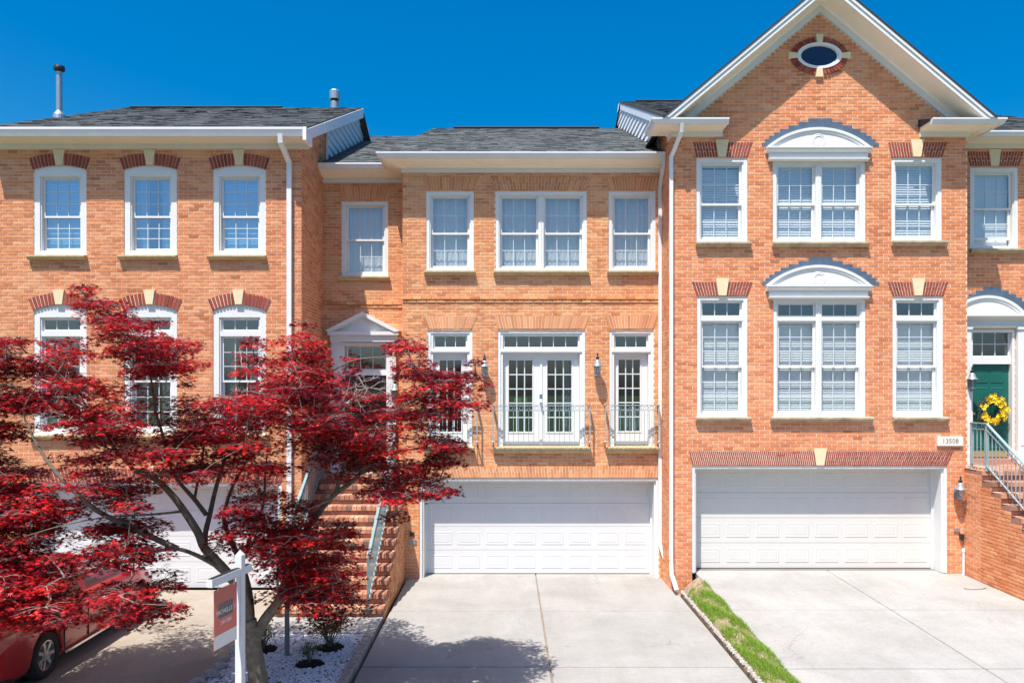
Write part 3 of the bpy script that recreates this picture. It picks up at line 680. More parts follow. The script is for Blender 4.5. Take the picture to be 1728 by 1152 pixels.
def house_center():
    h = thing('town_house', ((CX0+CX1)/2, PC.d, ZC), 'pale orange brick town house with french windows, iron balconies and bright white garage door', 'house')
    H = []; D = PC; red = M['brick_arch']
    H.append(window(h, D, 719, 799.5, 323, 457, sillpx=(716, 802), split=393))
    H.append(window(h, D, 836, 990, 323, 457, sillpx=(833, 993), units=2, split=393))
    H.append(window(h, D, 1027, 1106, 323, 457, sillpx=(1024, 1109.5), split=393))
    jack_arch(h, D, 719, 800, 713, 808, 320.5, 299, red, 17, split=False)
    jack_arch(h, D, 836, 990, 829, 1000, 320.5, 299, red, 30)
    jack_arch(h, D, 1027, 1106, 1020, 1114, 320.5, 299, red, 17, split=False)
    for (a, b, leaves, tc, sx) in ((722, 797, [(741, 778, 607, 729)], 3, (716, 800)),
                                   (840, 987, [(858.5, 899, 607, 729), (924, 965.5, 607, 729)], 6, (832, 995.5)),
                                   (1028, 1103, [(1045, 1082, 606, 728)], 3, (1023, 1110.5))):
        w_, hh = french(h, D, a, b, 557, 753, (570, 584, 588, 596), leaves, tc); H.append(hh)
        sill(w_, D.x(sx[0]), D.x(sx[1]), hh[2]+0.004, D.d, 'sill_stone', h=0.145, proj=0.135)
        if tc == 6:
            c = (D.x(899)+D.x(924))/2
            MB().lathe([(0.028, 0), (0.028, 0.02), (0.012, 0.03), (0.03, 0.06), (0.02, 0.075)], (c+0.02, D.d+0.11, D.z(680)), 12, 'y').box(c-0.01, c+0.05, D.d+0.108, D.d+0.115, D.z(672), D.z(665)).build('door_handle', M['steel'], w_)
            for k, (pp, qq) in enumerate(((868, 880), (883, 890))):
                MB().box(D.x(pp), D.x(qq), D.d+0.156, D.d+0.158, D.z(678), D.z(671)).build('paper_note', M['post_it'], w_)
            curtain(w_, D.x(950), D.x(970), D.z(745), D.z(600), D.d+0.35, 3, 0.03)
        elif a > 1000: curtain(w_, D.x(1043), D.x(1085), D.z(745), D.z(690), D.d+0.4, 4, 0.03)
    jack_arch(h, D, 722, 797, 713, 806, 554.5, 534, red, 17, split=False)
    jack_arch(h, D, 840, 987, 834, 995, 554.5, 533, red, 30, split=False)
    jack_arch(h, D, 1028, 1103, 1020.5, 1112, 554.5, 533, red, 17, split=False)
    H.append(garage(h, D, 708, 1111.5, 807, ZC, 'garage_white'))
    jack_arch(h, D, 708, 1111.5, 700, 1114.5, 805.5, 784, red, 80)
    zf = 8.77; zs = 5.93
    corb = lambda r: 0.034 if zs+0.069 <= r[2] < zs+0.135 else (0.018 if zs <= r[2] < zs+0.068 else 0)
    wall = wall_slab(CXB, CX1, ZC-0.2, zf+0.1, H, front(D.d), 0.12).build('front_wall', M['mortar'], h)
    lay(brick_rects(CXB, CX1-0.002, ZC-0.1+0.062, zf, H), wall, M['brick_center'], (0, D.d, 0), (1,0,0), (0,-1,0), 300, (D.x(900), D.z(500)), corbel=corb)
    side = MB().box(CXB, CXB+0.1, D.d+0.12, PE.d, -0.1, zf+0.1).build('bay_return_wall', M['mortar'], h)
    lay(brick_rects(D.d, PE.d, ZC-0.038, zf), side, M['brick_center'], (CXB, 0, 0), (0,1,0), (-1,0,0), corbel=corb)
    # entry bay
    E = PE; HE = [window(h, E, 577, 655, 340, 466.5, sillpx=(571, 657.5), split=404)]
    jack_arch(h, E, 577, 655, 570, 664, 337, 315, red, 17, split=False)
    dx0, dx1, dz0, dz1 = E.x(572), E.x(659), 2.2, E.z(577); HE.append((dx0, dx1, 1.0, dz1))
    wall = wall_slab(CX0, CXB, 1.2, zf+0.12, HE, front(E.d), 0.12).build('entry_wall', M['mortar'], h)
    lay(brick_rects(CX0+0.01, CXB, 1.242, zf, HE), wall, M['brick_center'], (0, E.d, 0), (1,0,0), (0,-1,0), 60, (E.x(600), E.z(500)), corbel=corb)
    s = MB(); d = E.d
    for (a, b) in ((561, 574), (656, 669)):
        s.box(E.x(a), E.x(b), d-0.10, d+0.05, 2.2, E.z(579)); s.box(E.x(a)-0.02, E.x(b)+0.02, d-0.12, d+0.05, 2.2, 2.42)
        s.box(E.x(a)-0.012, E.x(b)+0.012, d-0.115, d+0.05, E.z(586), E.z(583)); s.box(E.x(a)-0.015, E.x(b)+0.015, d-0.12, d+0.05, E.z(579), E.z(576))
        for q in (0.25, 0.5, 0.75): s.box(E.x(a + (b-a)*q)-0.008, E.x(a+(b-a)*q)+0.008, d-0.107, d-0.10, 2.5, E.z(590))
    s.frame(dx0-0.01, dx1+0.01, d-0.03, d+0.2, 2.2, E.z(577)-0.01, 0.14, 0.10, 0, 0.08)
    ds = s.build('door_surround', M['white_paint'], h)
    p = MB()
    p.box(E.x(559), E.x(671), d-0.13, d+0.05, E.z(576), E.z(566)); p.box(E.x(556), E.x(674), d-0.20, d+0.05, E.z(566), E.z(560)); p.box(E.x(560), E.x(670), d-0.15, d+0.05, E.z(577), E.z(575))
    p.prism([(E.x(560), E.z(560)), (E.x(670), E.z(560)), (E.x(614.5), E.z(533))], d-0.10, d+0.05)
    for (xa, za, xb, zb) in ((552, 559, 614.5, 527), (677, 559, 614.5, 527)):
        pts = [(E.x(xa), E.z(za)), (E.x(xb), E.z(zb)), (E.x(xb), E.z(zb+7)), (E.x(xa + (9 if xb > xa else -9)), E.z(za+2))]
        p.prism(pts if xb > xa else pts[::-1], d-0.22, d+0.05)
        pts = [(E.x(xa + (9 if xb > xa else -9)), E.z(za+1.5)), (E.x(xb), E.z(zb+6.8)), (E.x(xb), E.z(zb+10)), (E.x(xa + (15 if xb > xa else -15)), E.z(za+1.6))]
        p.prism(pts if xb > xa else pts[::-1], d-0.17, d+0.05)
    p.build('door_pediment', M['white_paint'], ds)
    sash(ds, E.x(583), E.x(652), E.z(626), E.z(582), d+0.10, 3, 2, st=0.04, rb=0.05, rt=0.04, name='transom_sash', glass='glass_dark')
    MB().box(dx0+0.1, dx1-0.08, d+0.06, d+0.2, E.z(633), E.z(626)).build('transom_bar', M['white_paint'], ds)
    dl = MB().box(E.x(584), E.x(651), d+0.14, d+0.18, 2.22, E.z(633)).build('front_door', M['dark_door'], h)
    door_leaf(dl, E.x(584), E.x(651), 2.22, E.z(633), d+0.09, E.x(591), E.x(644), 2.45, E.z(642), 1, 1, mat='dark_door', glass='glass_dark')
    MB().tube([(E.x(647), d+0.05, 3.25), (E.x(647), d+0.03, 3.2), (E.x(647), d+0.05, 3.05)], 0.012, 6).build('door_handle', M['brass'], dl)
    MB().box(dx0, dx1, d-0.06, d+0.2, 2.16, 2.205).build('door_sill', M['plaque'], ds)
    # eaves and roof
    c = cornice(h, [(CX0+0.0, PE.d), (CXB, PE.d), (CXB, PC.d), (CX1-0.01, PC.d)], zf, 0.095, 0.20, 0.195, 0.31, 0.5)
    ze = zf+0.31; sl = 0.42
    r = roof(h, CX0+0.03, 1.0, PE.d-0.44, ze, 23.5, ze + sl*(23.5-PE.d+0.44), tone=0.64)
    # bay slope with a raking left edge, and its cheek down to the entry slope
    y0, y1 = PC.d-0.44, 22.4; z0, z1 = ze+0.005, ze + sl*(22.4-PC.d+0.44)
    b0, b1 = -2.70, -2.12
    br = MB(); t = 0.06
    tops = [(b0, y0, z0), (CX1-0.02, y0, z0), (CX1-0.02, y1, z1), (b1, y1, z1)]
    br.extr(tops, [(a, b, c_-t) for a, b, c_ in tops])
    br.add([(b0, y0, z0-0.01), (b1, y1, z1-0.01), (b1-0.5, y1, z1-0.36), (b0-0.02, y0+0.8, z0-0.02)], [(0,1,2,3)], 0.45)
    br.add([(b1, y1, z1-0.01), (CX1-0.02, y1, z1-0.01), (CX1-0.02, y1+1.6, z1-0.9), (b1, y1+1.6, z1-0.9)], [(0,1,2,3)], 0.45)
    br = br.build('bay_roof', M['shingle'], h)
    L = math.hypot(y1-y0, z1-z0); dy, dz = (y1-y0)/L, (z1-z0)/L; s_ = MB(); u = -0.02
    while u < L-0.02:
        xl = b0 + (b1-b0)*max(0, u)/L; x = xl - random.uniform(0, 0.25)
        while x < CX1-0.02:
            wd = random.choice((0.14, 0.2, 0.25, 0.33)); a, b = max(x, xl), min(x+wd, CX1-0.02)
            if b-a > 0.02:
                hg = 0.006 + random.choice((0, 0, 0.006)); u1 = min(u+0.15, L); pt = lambda xx, uu, hh: (xx, y0+dy*uu-dz*hh, z0+dz*uu+dy*hh)
                s_.add([pt(a, u, hg), pt(b, u, hg), pt(b, u1, 0.003), pt(a, u1, 0.003), pt(a, u, 0.0005), pt(b, u, 0.0005)], [(0,1,2,3), (4,5,1,0)], tint=min(1, max(0, random.gauss(0.66, 0.17))))
            x += wd
        u += 0.135
    s_.build('shingles', M['shingle'], br, kind='stuff')
    MB().prism_x([(y1-0.18, z1-0.03), (y1, z1+0.06), (y1+0.18, z1-0.03)], -1.55, 2.7).build('ridge_vent', M['dark_flashing'], br)
    X = 3.31; downspout(h, [(X, D.d-0.44, zf+0.2), (X, D.d-0.40, zf+0.05), (X, D.d-0.05, zf-0.30), (X, D.d-0.05, 0.75), (X+0.12, D.d-0.18, 0.3), (X+0.13, D.d-0.45, 0.06)])
    MB().box(D.x(691.5), D.x(699), D.d-0.03, D.d, D.z(904-0), D.z(897)).build('door_bell', M['black_metal'], h)
    MB().box(D.x(689), D.x(703), D.d-0.022, D.d, D.z(918), D.z(910)).build('number_plate', M['galvanised'], h)
    interior(h, CX0, CX1, PE.d+0.25, 23.0, [ZC, 2.2, 5.35], 8.6)
    MB().box(CXB+0.1, CX1, D.d+0.3, PE.d+0.25, 2.1, 2.2).box(CXB+0.1, CX1, D.d+0.3, PE.d+0.25, 5.25, 5.35).box(CXB+0.1, CXB+0.15, D.d+0.3, PE.d+0.25, 0, 8.5).build('interior_floor', M['interior'], h)
    return h
HC = house_center()

# ================================================================== RIGHT HOUSE
def seg_pediment(house, D, c, hw, yb, yc, hwf, flash=True, proj=0.14, medallion=True, ylow=None):
    d = D.d; D2 = Plane(d-proj); x = D2.x; z = D2.z
    m = MB()
    m.sweep([(0, z(yb+9)), (proj*0.35, z(yb+9)), (proj*0.55, z(yb+6.5)), (proj*0.9, z(yb+4.5)), (proj*0.95, z(yb+2)), (proj, z(yb+2)), (proj, z(yb)), (0, z(yb)-0.001)], [(x(c-hw), d), (x(c+hw), d)])
    ped = m.build('window_pediment', M['white_paint'], house)
    h = hw/D.s; rise = (yb-yc)/D.s; rad = (h*h+rise*rise)/(2*rise); zc = z(yc); z0 = zc-rad; am = math.asin(min(1, h/rad))
    th = 8/D.s
    out = arc_pts(x(c), z0, rad, -am, am, 24); inn = arc_pts(x(c), z0, rad-th*0.55, -am*0.985, am*0.985, 24)
    MB().prism(out + inn[::-1], d-min(proj, 0.085), d+0.01).build('arch_moulding', M['white_paint'], ped)
    inn2 = arc_pts(x(c), z0, rad-th, -am*0.96, am*0.96, 24); MB().prism(inn + inn2[::-1], d-min(proj, 0.085)*0.8, d+0.01).build('arch_moulding', M['white_paint'], ped)
    MB().prism(arc_pts(x(c), z0, rad-th*0.9, -am*0.97, am*0.97, 24) , d-0.05, d+0.01).build('tympanum', M['white_paint'], ped)
    if medallion:
        rr = 11.5/D.s; cz = z(yb-12)
        MB().lathe([(0.001, 0.058), (rr*0.5, 0.058), (rr*0.56, 0.06), (rr*0.68, 0.070), (rr*0.78, 0.064), (rr*0.82, 0.056), (rr*0.92, 0.068), (rr, 0.06), (rr, 0.05)], (x(c), d, cz), 28, 'y').build('medallion', M['white_paint'], ped)
    yl = ylow or yb+21
    MB().box(x(c-hwf), x(c+hwf), d-0.06, d+0.01, z(yl-2.5), z(yb+9)-0.001).sweep([(0, z(yl+1.5)), (0.05, z(yl+1.5)), (0.10, z(yl-1)), (0.10, z(yl-2.5)), (0, z(yl-2.5))], [(x(c-hwf-1), d), (x(c+hwf+1), d)]).build('frieze', M['white_paint'], ped)
    if flash:
        st = [(98.5, yb), (98.5, yb-5.5), (93, yb-5.5), (93, yb-11.5), (86, yb-11.5), (86, yb-17.3), (77.5, yb-17.3), (77.5, yb-23), (67.5, yb-23), (67.5, yb-29), (53.5, yb-29), (53.5, yb-34.8), (37, yb-34.8), (37, yb-40.6), (20, yb-40.6), (20, yb-46.5)]
        k = flash if isinstance(flash, float) else 1.0
        x, z = D.x, D.z; pts = [(x(c + a*k), z(b)) for a, b in st]; pts = pts + [(x(c - a*k), z(b)) for a, b in st[::-1]]
        MB().prism(pts, d-0.016, d+0.008).build('stepped_flashing', M['flashing_blue'], ped)
    return ped
def house_right():
    h = thing('town_house', ((RX0+RX1)/2, PR.d, ZR), 'orange brick gabled town house with oval attic window and green front door', 'house')
    D = PR; H = []; red = M['brick_red']; sw = 'sill_stone_weathered'
    for (a, b, sl0, sl1, y1) in ((1175, 1261, 1173, 1266, 409), (1504, 1589, 1503, 1596, 407)):
        H.append(window(h, D, a, b, 267, y1, cover='blind', sillpx=(sl0, sl1), sillmat=sw, split=343.5))
        c = (a+b)/2; jack_arch(h, D, a-1, b+1, a-6, b+9, 265, 241, red, 16, key=(c-11, c+11, c-6.5, c+6.5, 236.5, 265), mortar='mortar_pale')
    for (a, b, sl0, sl1) in ((1176, 1261, 1173, 1266), (1506, 1591, 1505, 1598)):
        H.append(window(h, D, a, b, 500, 703, rows=(3, 3), cover='blind', sillpx=(sl0, sl1), sillmat=sw, transom=(534, 541), split=618))
        c = (a+b)/2; jack_arch(h, D, a-1, b+1, a-9, b+9, 498.5, 476, red, 16, key=(c-11, c+11, c-6.5, c+6.5, 470, 498.5), mortar='mortar_pale')
    H.append(window(h, D, 1304, 1460, 269, 409, cover='blind', sillpx=(1302, 1464), sillmat=sw, units=2, split=343.5))
    seg_pediment(h, D, 1384, 89, 247, 213, 84)
    H.append(window(h, D, 1305, 1460, 503, 703, rows=(3, 3), cover='blind', sillpx=(1299, 1471), sillmat=sw, units=2, transom=(534, 541), split=618))
    seg_pediment(h, D, 1384.5, 89, 481, 446, 84)
    H.append(garage(h, D, 1168, 1598, 786, ZR, 'garage_almond'))
    jack_arch(h, D, 1168, 1598, 1162, 1608, 784.5, 761, red, 128, key=(1373, 1395, 1377.5, 1390.5, 756, 784.5), mortar='mortar_pale')
    xm = (RX0+RX1)/2; za = 11.74; gs = 0.836; zg = lambda X: za - gs*abs(X-xm)
    zq = zg(RX0)
    mb = wall_slab(RX0, RX1, ZR-0.5, zq, H, front(D.d), 0.12)
    mb.prism([(RX0, zq+0.001), (RX1, zq+0.001), (xm, za)], D.d, D.d+0.12)
    wall = mb.build('front_wall', M['mortar'], h)
    clip = lambda a, b: (max(RX0, xm - (za-b)/gs), min(RX1, xm + (za-b)/gs))
    # oval attic window sits proud of the brickwork; no brick under its glass
    oc, oz, oa, ob = D.x(1381.5), D.z(95.5), 38/D.s, 22/D.s
    H2 = H + [(oc-oa*0.9, oc+oa*0.9, oz-ob*0.4, oz+ob*0.4), (oc-oa*0.6, oc+oa*0.6, oz-ob*0.8, oz+ob*0.8)]
    lay(brick_rects(RX0, RX1-0.002, ZR-0.4, za, H2, clip=clip), wall, M['brick_right'], (0, D.d, 0), (1,0,0), (0,-1,0), 300, (D.x(1480), D.z(430)))
    bed = MB(); n = 40
    el = lambda a, b, k: [(oc + a*math.cos(k*2*math.pi/n)) , (oz + b*math.sin(k*2*math.pi/n))]
    def ringmb(a0, b0, a1, b1, y0, y1):
        m = MB(); vs = []
        for k in range(n):
            p, q = el(a0, b0, k), el(a1, b1, k); vs += [(p[0], y0, p[1]), (q[0], y0, q[1]), (q[0], y1, q[1]), (p[0], y1, p[1])]
        fs = []
        for k in range(n):
            a, b = k*4, ((k+1) % n)*4
            for i in range(4): fs.append((a+i, b+i, b+(i+1)%4, a+(i+1)%4))
        return m.add(vs, fs)
    ow = ringmb(oa*0.845, ob*0.80, oa, ob, D.d-0.055, D.d+0.02).build('oval_window', M['white_paint'], h)
    ringmb(oa*0.80, ob*0.75, oa*0.85, ob*0.81, D.d-0.02, D.d+0.02).build('oval_frame', M['white_paint'], ow)
    MB().add([(oc, D.d-0.012, oz)] + [(*el(oa*0.82, ob*0.78, k)[:1], D.d-0.012, el(oa*0.82, ob*0.78, k)[1]) for k in range(n)], [(0, 1+k, 1+(k+1) % n) for k in range(n)]).build('pane', M['glass_oval'], ow)
    ringmb(oa*1.005, ob*1.008, oa*1.26, ob*1.40, D.d-0.02, D.d+0.01).build('oval_mortar', M['mortar'], ow)
    nb = 44
    for k in range(nb):
        a0, a1 = (k+0.1)*2*math.pi/nb, (k+0.9)*2*math.pi/nb
        if min(abs(((a0+a1)/2 - q + math.pi) % (2*math.pi) - math.pi) for q in (0, math.pi/2, math.pi, 1.5*math.pi)) < 0.12: continue
        pt = lambda a, f, g: (oc + oa*f*math.cos(a), oz + ob*g*math.sin(a))
        MB().prism([pt(a0, 1.01, 1.015), pt(a0, 1.27, 1.42), pt(a1, 1.27, 1.42), pt(a1, 1.01, 1.015)], D.d-0.045, D.d, tint=random.random()).build('voussoir', red, ow)
    for (dx, dz_) in ((0, 1), (0, -1), (1, 0), (-1, 0)):
        if dx == 0: pts = [(oc-0.055, oz+dz_*ob*1.0), (oc+0.055, oz+dz_*ob*1.0), (oc+0.075, oz+dz_*ob*1.62), (oc-0.075, oz+dz_*ob*1.62)]
        else: pts = [(oc+dx*oa*1.0, oz-0.05), (oc+dx*oa*1.38, oz-0.07), (oc+dx*oa*1.38, oz+0.07), (oc+dx*oa*1.0, oz+0.05)]
        MB().prism(pts, D.d-0.06, D.d).build('keystone', M['keystone'], ow)
    # gable trim: frieze, soffit, fascia, verge
    for sg in (-1, 1):
        xe = xm + sg*(xm-RX0) * 1.135
        def slope(prof, mat, name, x_end=xe, parent=None):
            A = [(xm, D.d-o, za + hh) for o, hh in prof]
            B = [(xm + sg*(za+hh-9.44)/gs, D.d-o, 9.44) for o, hh in prof]       # cut level on the eaves return
            return MB().extr(A, B).build(name, M[mat], parent or h)
        fb = slope([(0, 0), (0.035, 0), (0.035, 0.17), (0, 0.17)], 'white_paint', 'gable_frieze', xm + sg*(xm-RX0)*1.0)
        slope([(0.035, 0.15), (0.07, 0.19), (0.40, 0.235), (0.47, 0.25), (0.47, 0.29), (0.03, 0.28)], 'cream_soffit', 'gable_soffit', parent=fb)
        slope([(0.47, 0.24), (0.495, 0.24), (0.495, 0.34), (0.515, 0.34), (0.515, 0.415), (0.47, 0.415)], 'white_paint', 'gable_fascia', parent=fb)
        A = [(xm, D.d-0.528, za+0.418), (xm, D.d-0.528, za+0.455), (xm, 21.9, za+0.455), (xm, 21.9, za+0.418)]
        MB().extr(A, [(xm + sg*(c-9.44)/gs, b, 9.44) for a, b, c in A], 0.15).build('gable_roof', M['shingle'], h)
    zf = 9.21
    cl = cornice(h, [(RX0, D.d+0.32), (RX0, D.d), (D.x(1219), D.d)], zf, 0.105, 0.125, 0.115, 0.225, 0.5)
    cornice(h, [(D.x(1551), D.d), (RX1, D.d), (RX1, PG.d), (RX2, PG.d)], zf, 0.105, 0.125, 0.115, 0.225, 0.5)
    for (a, b) in ((RX0-0.42, D.x(1222)), (D.x(1549), RX1+0.42)):
        MB().prism_x([(D.d-0.43, zf+0.226), (D.d-0.005, zf+0.35), (D.d-0.005, zf+0.20), (D.d-0.43, zf+0.20)], a, b).build('return_roof', M['dark_flashing'], h)
    zr0 = zf+0.235
    r = roof(h, RX0-0.06, RX1+0.3, D.d+0.13, zr0 + 0.42*(0.57), 22.3, zr0 + 0.42*(22.3-15.1))
    roof(h, RX1+0.3, RX2+0.3, PG.d-0.44, zr0, 22.3, zr0+0.42*(22.3-PG.d+0.44), name='entry_roof')
    MB().prism_x([(22.14, zr0+0.42*7.2-0.03), (22.3, zr0+0.42*7.2+0.06), (22.46, zr0+0.42*7.2-0.03)], RX0+0.4, RX1).build('ridge_vent', M['dark_flashing'], r)
    # side wall above the neighbour
    y0, z0, sl = 15.1, zr0, 0.42
    MB().extr([(RX0, D.d+0.12, -0.3), (RX0, 24, -0.3), (RX0, 24, 10), (RX0, 22.3, z0+sl*7.2-0.08), (RX0, D.d+0.12, z0+sl*0.5)], [(RX0+0.12, D.d+0.12, -0.3), (RX0+0.12, 24, -0.3), (RX0+0.12, 24, 10), (RX0+0.12, 22.3, z0+sl*7.2-0.08), (RX0+0.12, D.d+0.12, z0+sl*0.5)]).build('side_wall', M['mortar'], h)
    sw_ = MB().box(RX0-0.001, RX0+0.05, D.d+0.02, PC.d+0.2, -0.3, z0+0.1).build('side_wall', M['mortar'], h)
    lay(brick_rects(D.d, PC.d+0.30, -0.1, z0+0.12), sw_, M['brick_right'], (RX0, 0, 0), (0,1,0), (-1,0,0))
    rows = []; z = 9.0
    while z < z0 + sl*7.1:
        ya = max(PC.d+0.28, y0 + (z+0.22-z0+0.06)/sl); yb = PC.d-0.44 + (z-9.08)/0.42 + 0.25
        if yb > ya+0.05: rows.append((z, ya, min(yb, 23)))
        z += 0.2
    siding(h, RX0, rows, 'siding_white', -1)
    A = [(RX0-0.05, 15.9, z0+sl*0.8-0.04), (RX0-0.05, 22.3, z0+sl*7.2-0.03), (RX0-0.05, 22.3, z0+sl*7.2-0.24), (RX0-0.05, 15.9, z0+sl*0.8-0.25)]
    MB().extr(A, [(RX0-0.01, b, c) for a, b, c in A]).build('rake_board', M['siding_white'], r)
    X = D.x(1131.5); downspout(h, [(D.x(1142), D.d-0.44, zf+0.12), (D.x(1142), D.d-0.40, zf-0.03), (X, D.d-0.055, zf-0.42), (X, D.d-0.055, 0.62), (X+0.0, D.d-0.10, 0.35), (X+0.04, D.d-0.35, 0.12)])
    # entry bay
    E = PG; d = E.d
    HE = [window(h, E, 1637, 1718, 283, 420, cover='blind', sillpx=(1635, 1726), sillmat=sw, split=351, open_gap=0.14)]
    c = 1677.5; jack_arch(h, E, 1636, 1719, 1631, 1727, 280.5, 256.5, red, 16, key=(c-10, c+10, c-6.5, c+6.5, 252.5, 280.5), mortar='mortar_pale')
    dx0, dx1, dz0, dz1 = E.x(1637), E.x(1711), 2.5, E.z(556); HE.append((dx0, dx1, 1.0, dz1))
    wall = wall_slab(RX1, RX2, 1.2, zf+0.1, HE, front(d), 0.12).build('entry_wall', M['mortar'], h)
    lay(brick_rects(RX1+0.005, RX2, 1.242, zf, HE), wall, M['brick_right'], (0, d, 0), (1,0,0), (0,-1,0), 60, (E.x(1690), E.z(460)))
    c = 1674; ped = seg_pediment(h, E, c, 66, 531, 497, 62, flash=0.74, proj=0.2, medallion=False, ylow=551)
    s = MB()
    for (a, b) in ((c-60, c-39), (c+39, c+60)):
        s.box(E.x(a), E.x(b), d-0.09, d+0.05, 2.5, E.z(552)); s.box(E.x(a)-0.02, E.x(b)+0.02, d-0.11, d+0.05, 2.5, 2.75); s.box(E.x(a)-0.015, E.x(b)+0.015, d-0.115, d+0.05, E.z(556), E.z(552)-0.001)
        s.box(E.x(a+5), E.x(b-5), d-0.10, d-0.09, 2.9, E.z(562))
    s.frame(dx0, dx1, d-0.02, d+0.2, 2.5, dz1, 0.045, 0.05, 0, 0.06)
    ds = s.build('door_surround', M['white_paint'], h)
    sash(ds, E.x(1638), E.x(1708), E.z(603), E.z(558), d+0.09, 3, 2, st=0.03, rb=0.04, rt=0.03, name='transom_sash', glass='glass_dark')
    MB().box(dx0+0.045, dx1-0.05, d+0.03, d+0.2, E.z(614), E.z(602)).build('transom_bar', M['white_paint'], ds)
    gx0, gx1, gz0, gz1 = E.x(1640.5), E.x(1707.5), 2.62, E.z(614)
    fd = MB().box(gx0, gx1, d+0.10, d+0.145, gz0, gz1).build('front_door', M['green_door'], h)
    W = gx1-gx0; Hh = gz1-gz0
    for col in (0, 1):
        for (f0, f1) in ((0.80, 0.93), (0.40, 0.75), (0.10, 0.33)):
            a = gx0 + W*(0.14 + 0.40*col); b = a + W*0.32; z0_, z1_ = gz0+Hh*f0, gz0+Hh*f1; y = d+0.10
            rg = [(0, 0), (0.012, 0.011), (0.026, 0.011), (0.04, 0.001), (0.055, 0.009)]; vs = []; fs = []
            for (i_, hh) in rg: vs += [(a+i_, y-hh, z0_+i_), (b-i_, y-hh, z0_+i_), (b-i_, y-hh, z1_-i_), (a+i_, y-hh, z1_-i_)]
            for q in range(4): fs += [(q*4+i, q*4+(i+1)%4, q*4+4+(i+1)%4, q*4+4+i) for i in range(4)]
            fs.append((16,17,18,19)); MB().add(vs, fs).build('raised_panel', M['green_door'], fd)
    MB().box(gx0+0.03, gx1-0.03, d+0.094, d+0.1, gz0+0.02, gz0+0.15).build('kick_plate', M['brass'], fd)
    MB().lathe([(0.028, 0), (0.012, 0.02), (0.03, 0.05), (0.02, 0.065)], (gx0+0.07, d+0.1, gz0+0.95), 12, 'y').build('door_knob', M['brass'], fd)
    MB().box(dx0, dx1, d-0.08, d+0.2, 2.5, 2.61).build('door_step', M['brick_stair'], ds)
    # number stone, garden tap, pipe
    pq = MB().box(D.x(1580), D.x(1623), D.d-0.05, D.d, D.z(751.5), D.z(736)).build('number_stone', M['plaque'], h)
    text('13508', D.x(1601.5), D.d-0.0505, D.z(747.2), 0.135, M['plaque_ink'], pq, 'number')
    MB().box(D.x(1609), D.x(1619), D.d-0.035, D.d, D.z(896), D.z(890.5)).build('vent_cover', M['galvanised'], h)
    MB().box(D.x(1618), D.x(1624), D.d-0.07, D.d, D.z(908), D.z(900)).lathe([(0.02, 0), (0.02, 0.05)], (D.x(1621), D.d-0.07, D.z(911)), 10).build('garden_tap', M['black_metal'], h)
    MB().tube([(D.x(1624), D.d-0.04, ZR-0.02), (D.x(1624), D.d-0.04, D.z(928))], 0.024, 10).tube([(D.x(1624), D.d-0.04, D.z(930)), (D.x(1624), D.d-0.04, D.z(924))], 0.032, 10).build('drain_pipe', M['white_gutter'], h)
    interior(h, RX0+0.13, RX1, D.d+0.27, 21.5, [ZR, 2.6, 5.9], 9.1)
    interior(h, RX1, RX2, PG.d+0.27, 21.5, [ZR, 2.5, 5.9], 9.1)
    return h
def text(body, x, y, z, size, mat, parent, name, rot=None, align='CENTER', ext=0.002):
    cu = bpy.data.curves.new(name, 'FONT'); cu.body = body; cu.size = size; cu.align_x = align; cu.extrude = ext; cu.resolution_u = 2
    o = bpy.data.objects.new(name, cu); COL.objects.link(o); bpy.context.view_layer.update()
    me = bpy.data.meshes.new_from_object(o.evaluated_get(bpy.context.evaluated_depsgraph_get()))
    bpy.data.objects.remove(o); bpy.data.curves.remove(cu)
    me.transform((rot or Matrix.Rotation(R(90), 4, 'X'))); me.transform(Matrix.Translation((x, y, z)))
    for _ in range(len(me.materials)): me.materials.pop()
    return link(name, me, mat, parent)
m_, t_, b_ = nodes('glass_oval'); b_.inputs['Base Color'].default_value = (0.006, 0.018, 0.05, 1); b_.inputs['Roughness'].default_value = 0.05
HR = house_right()
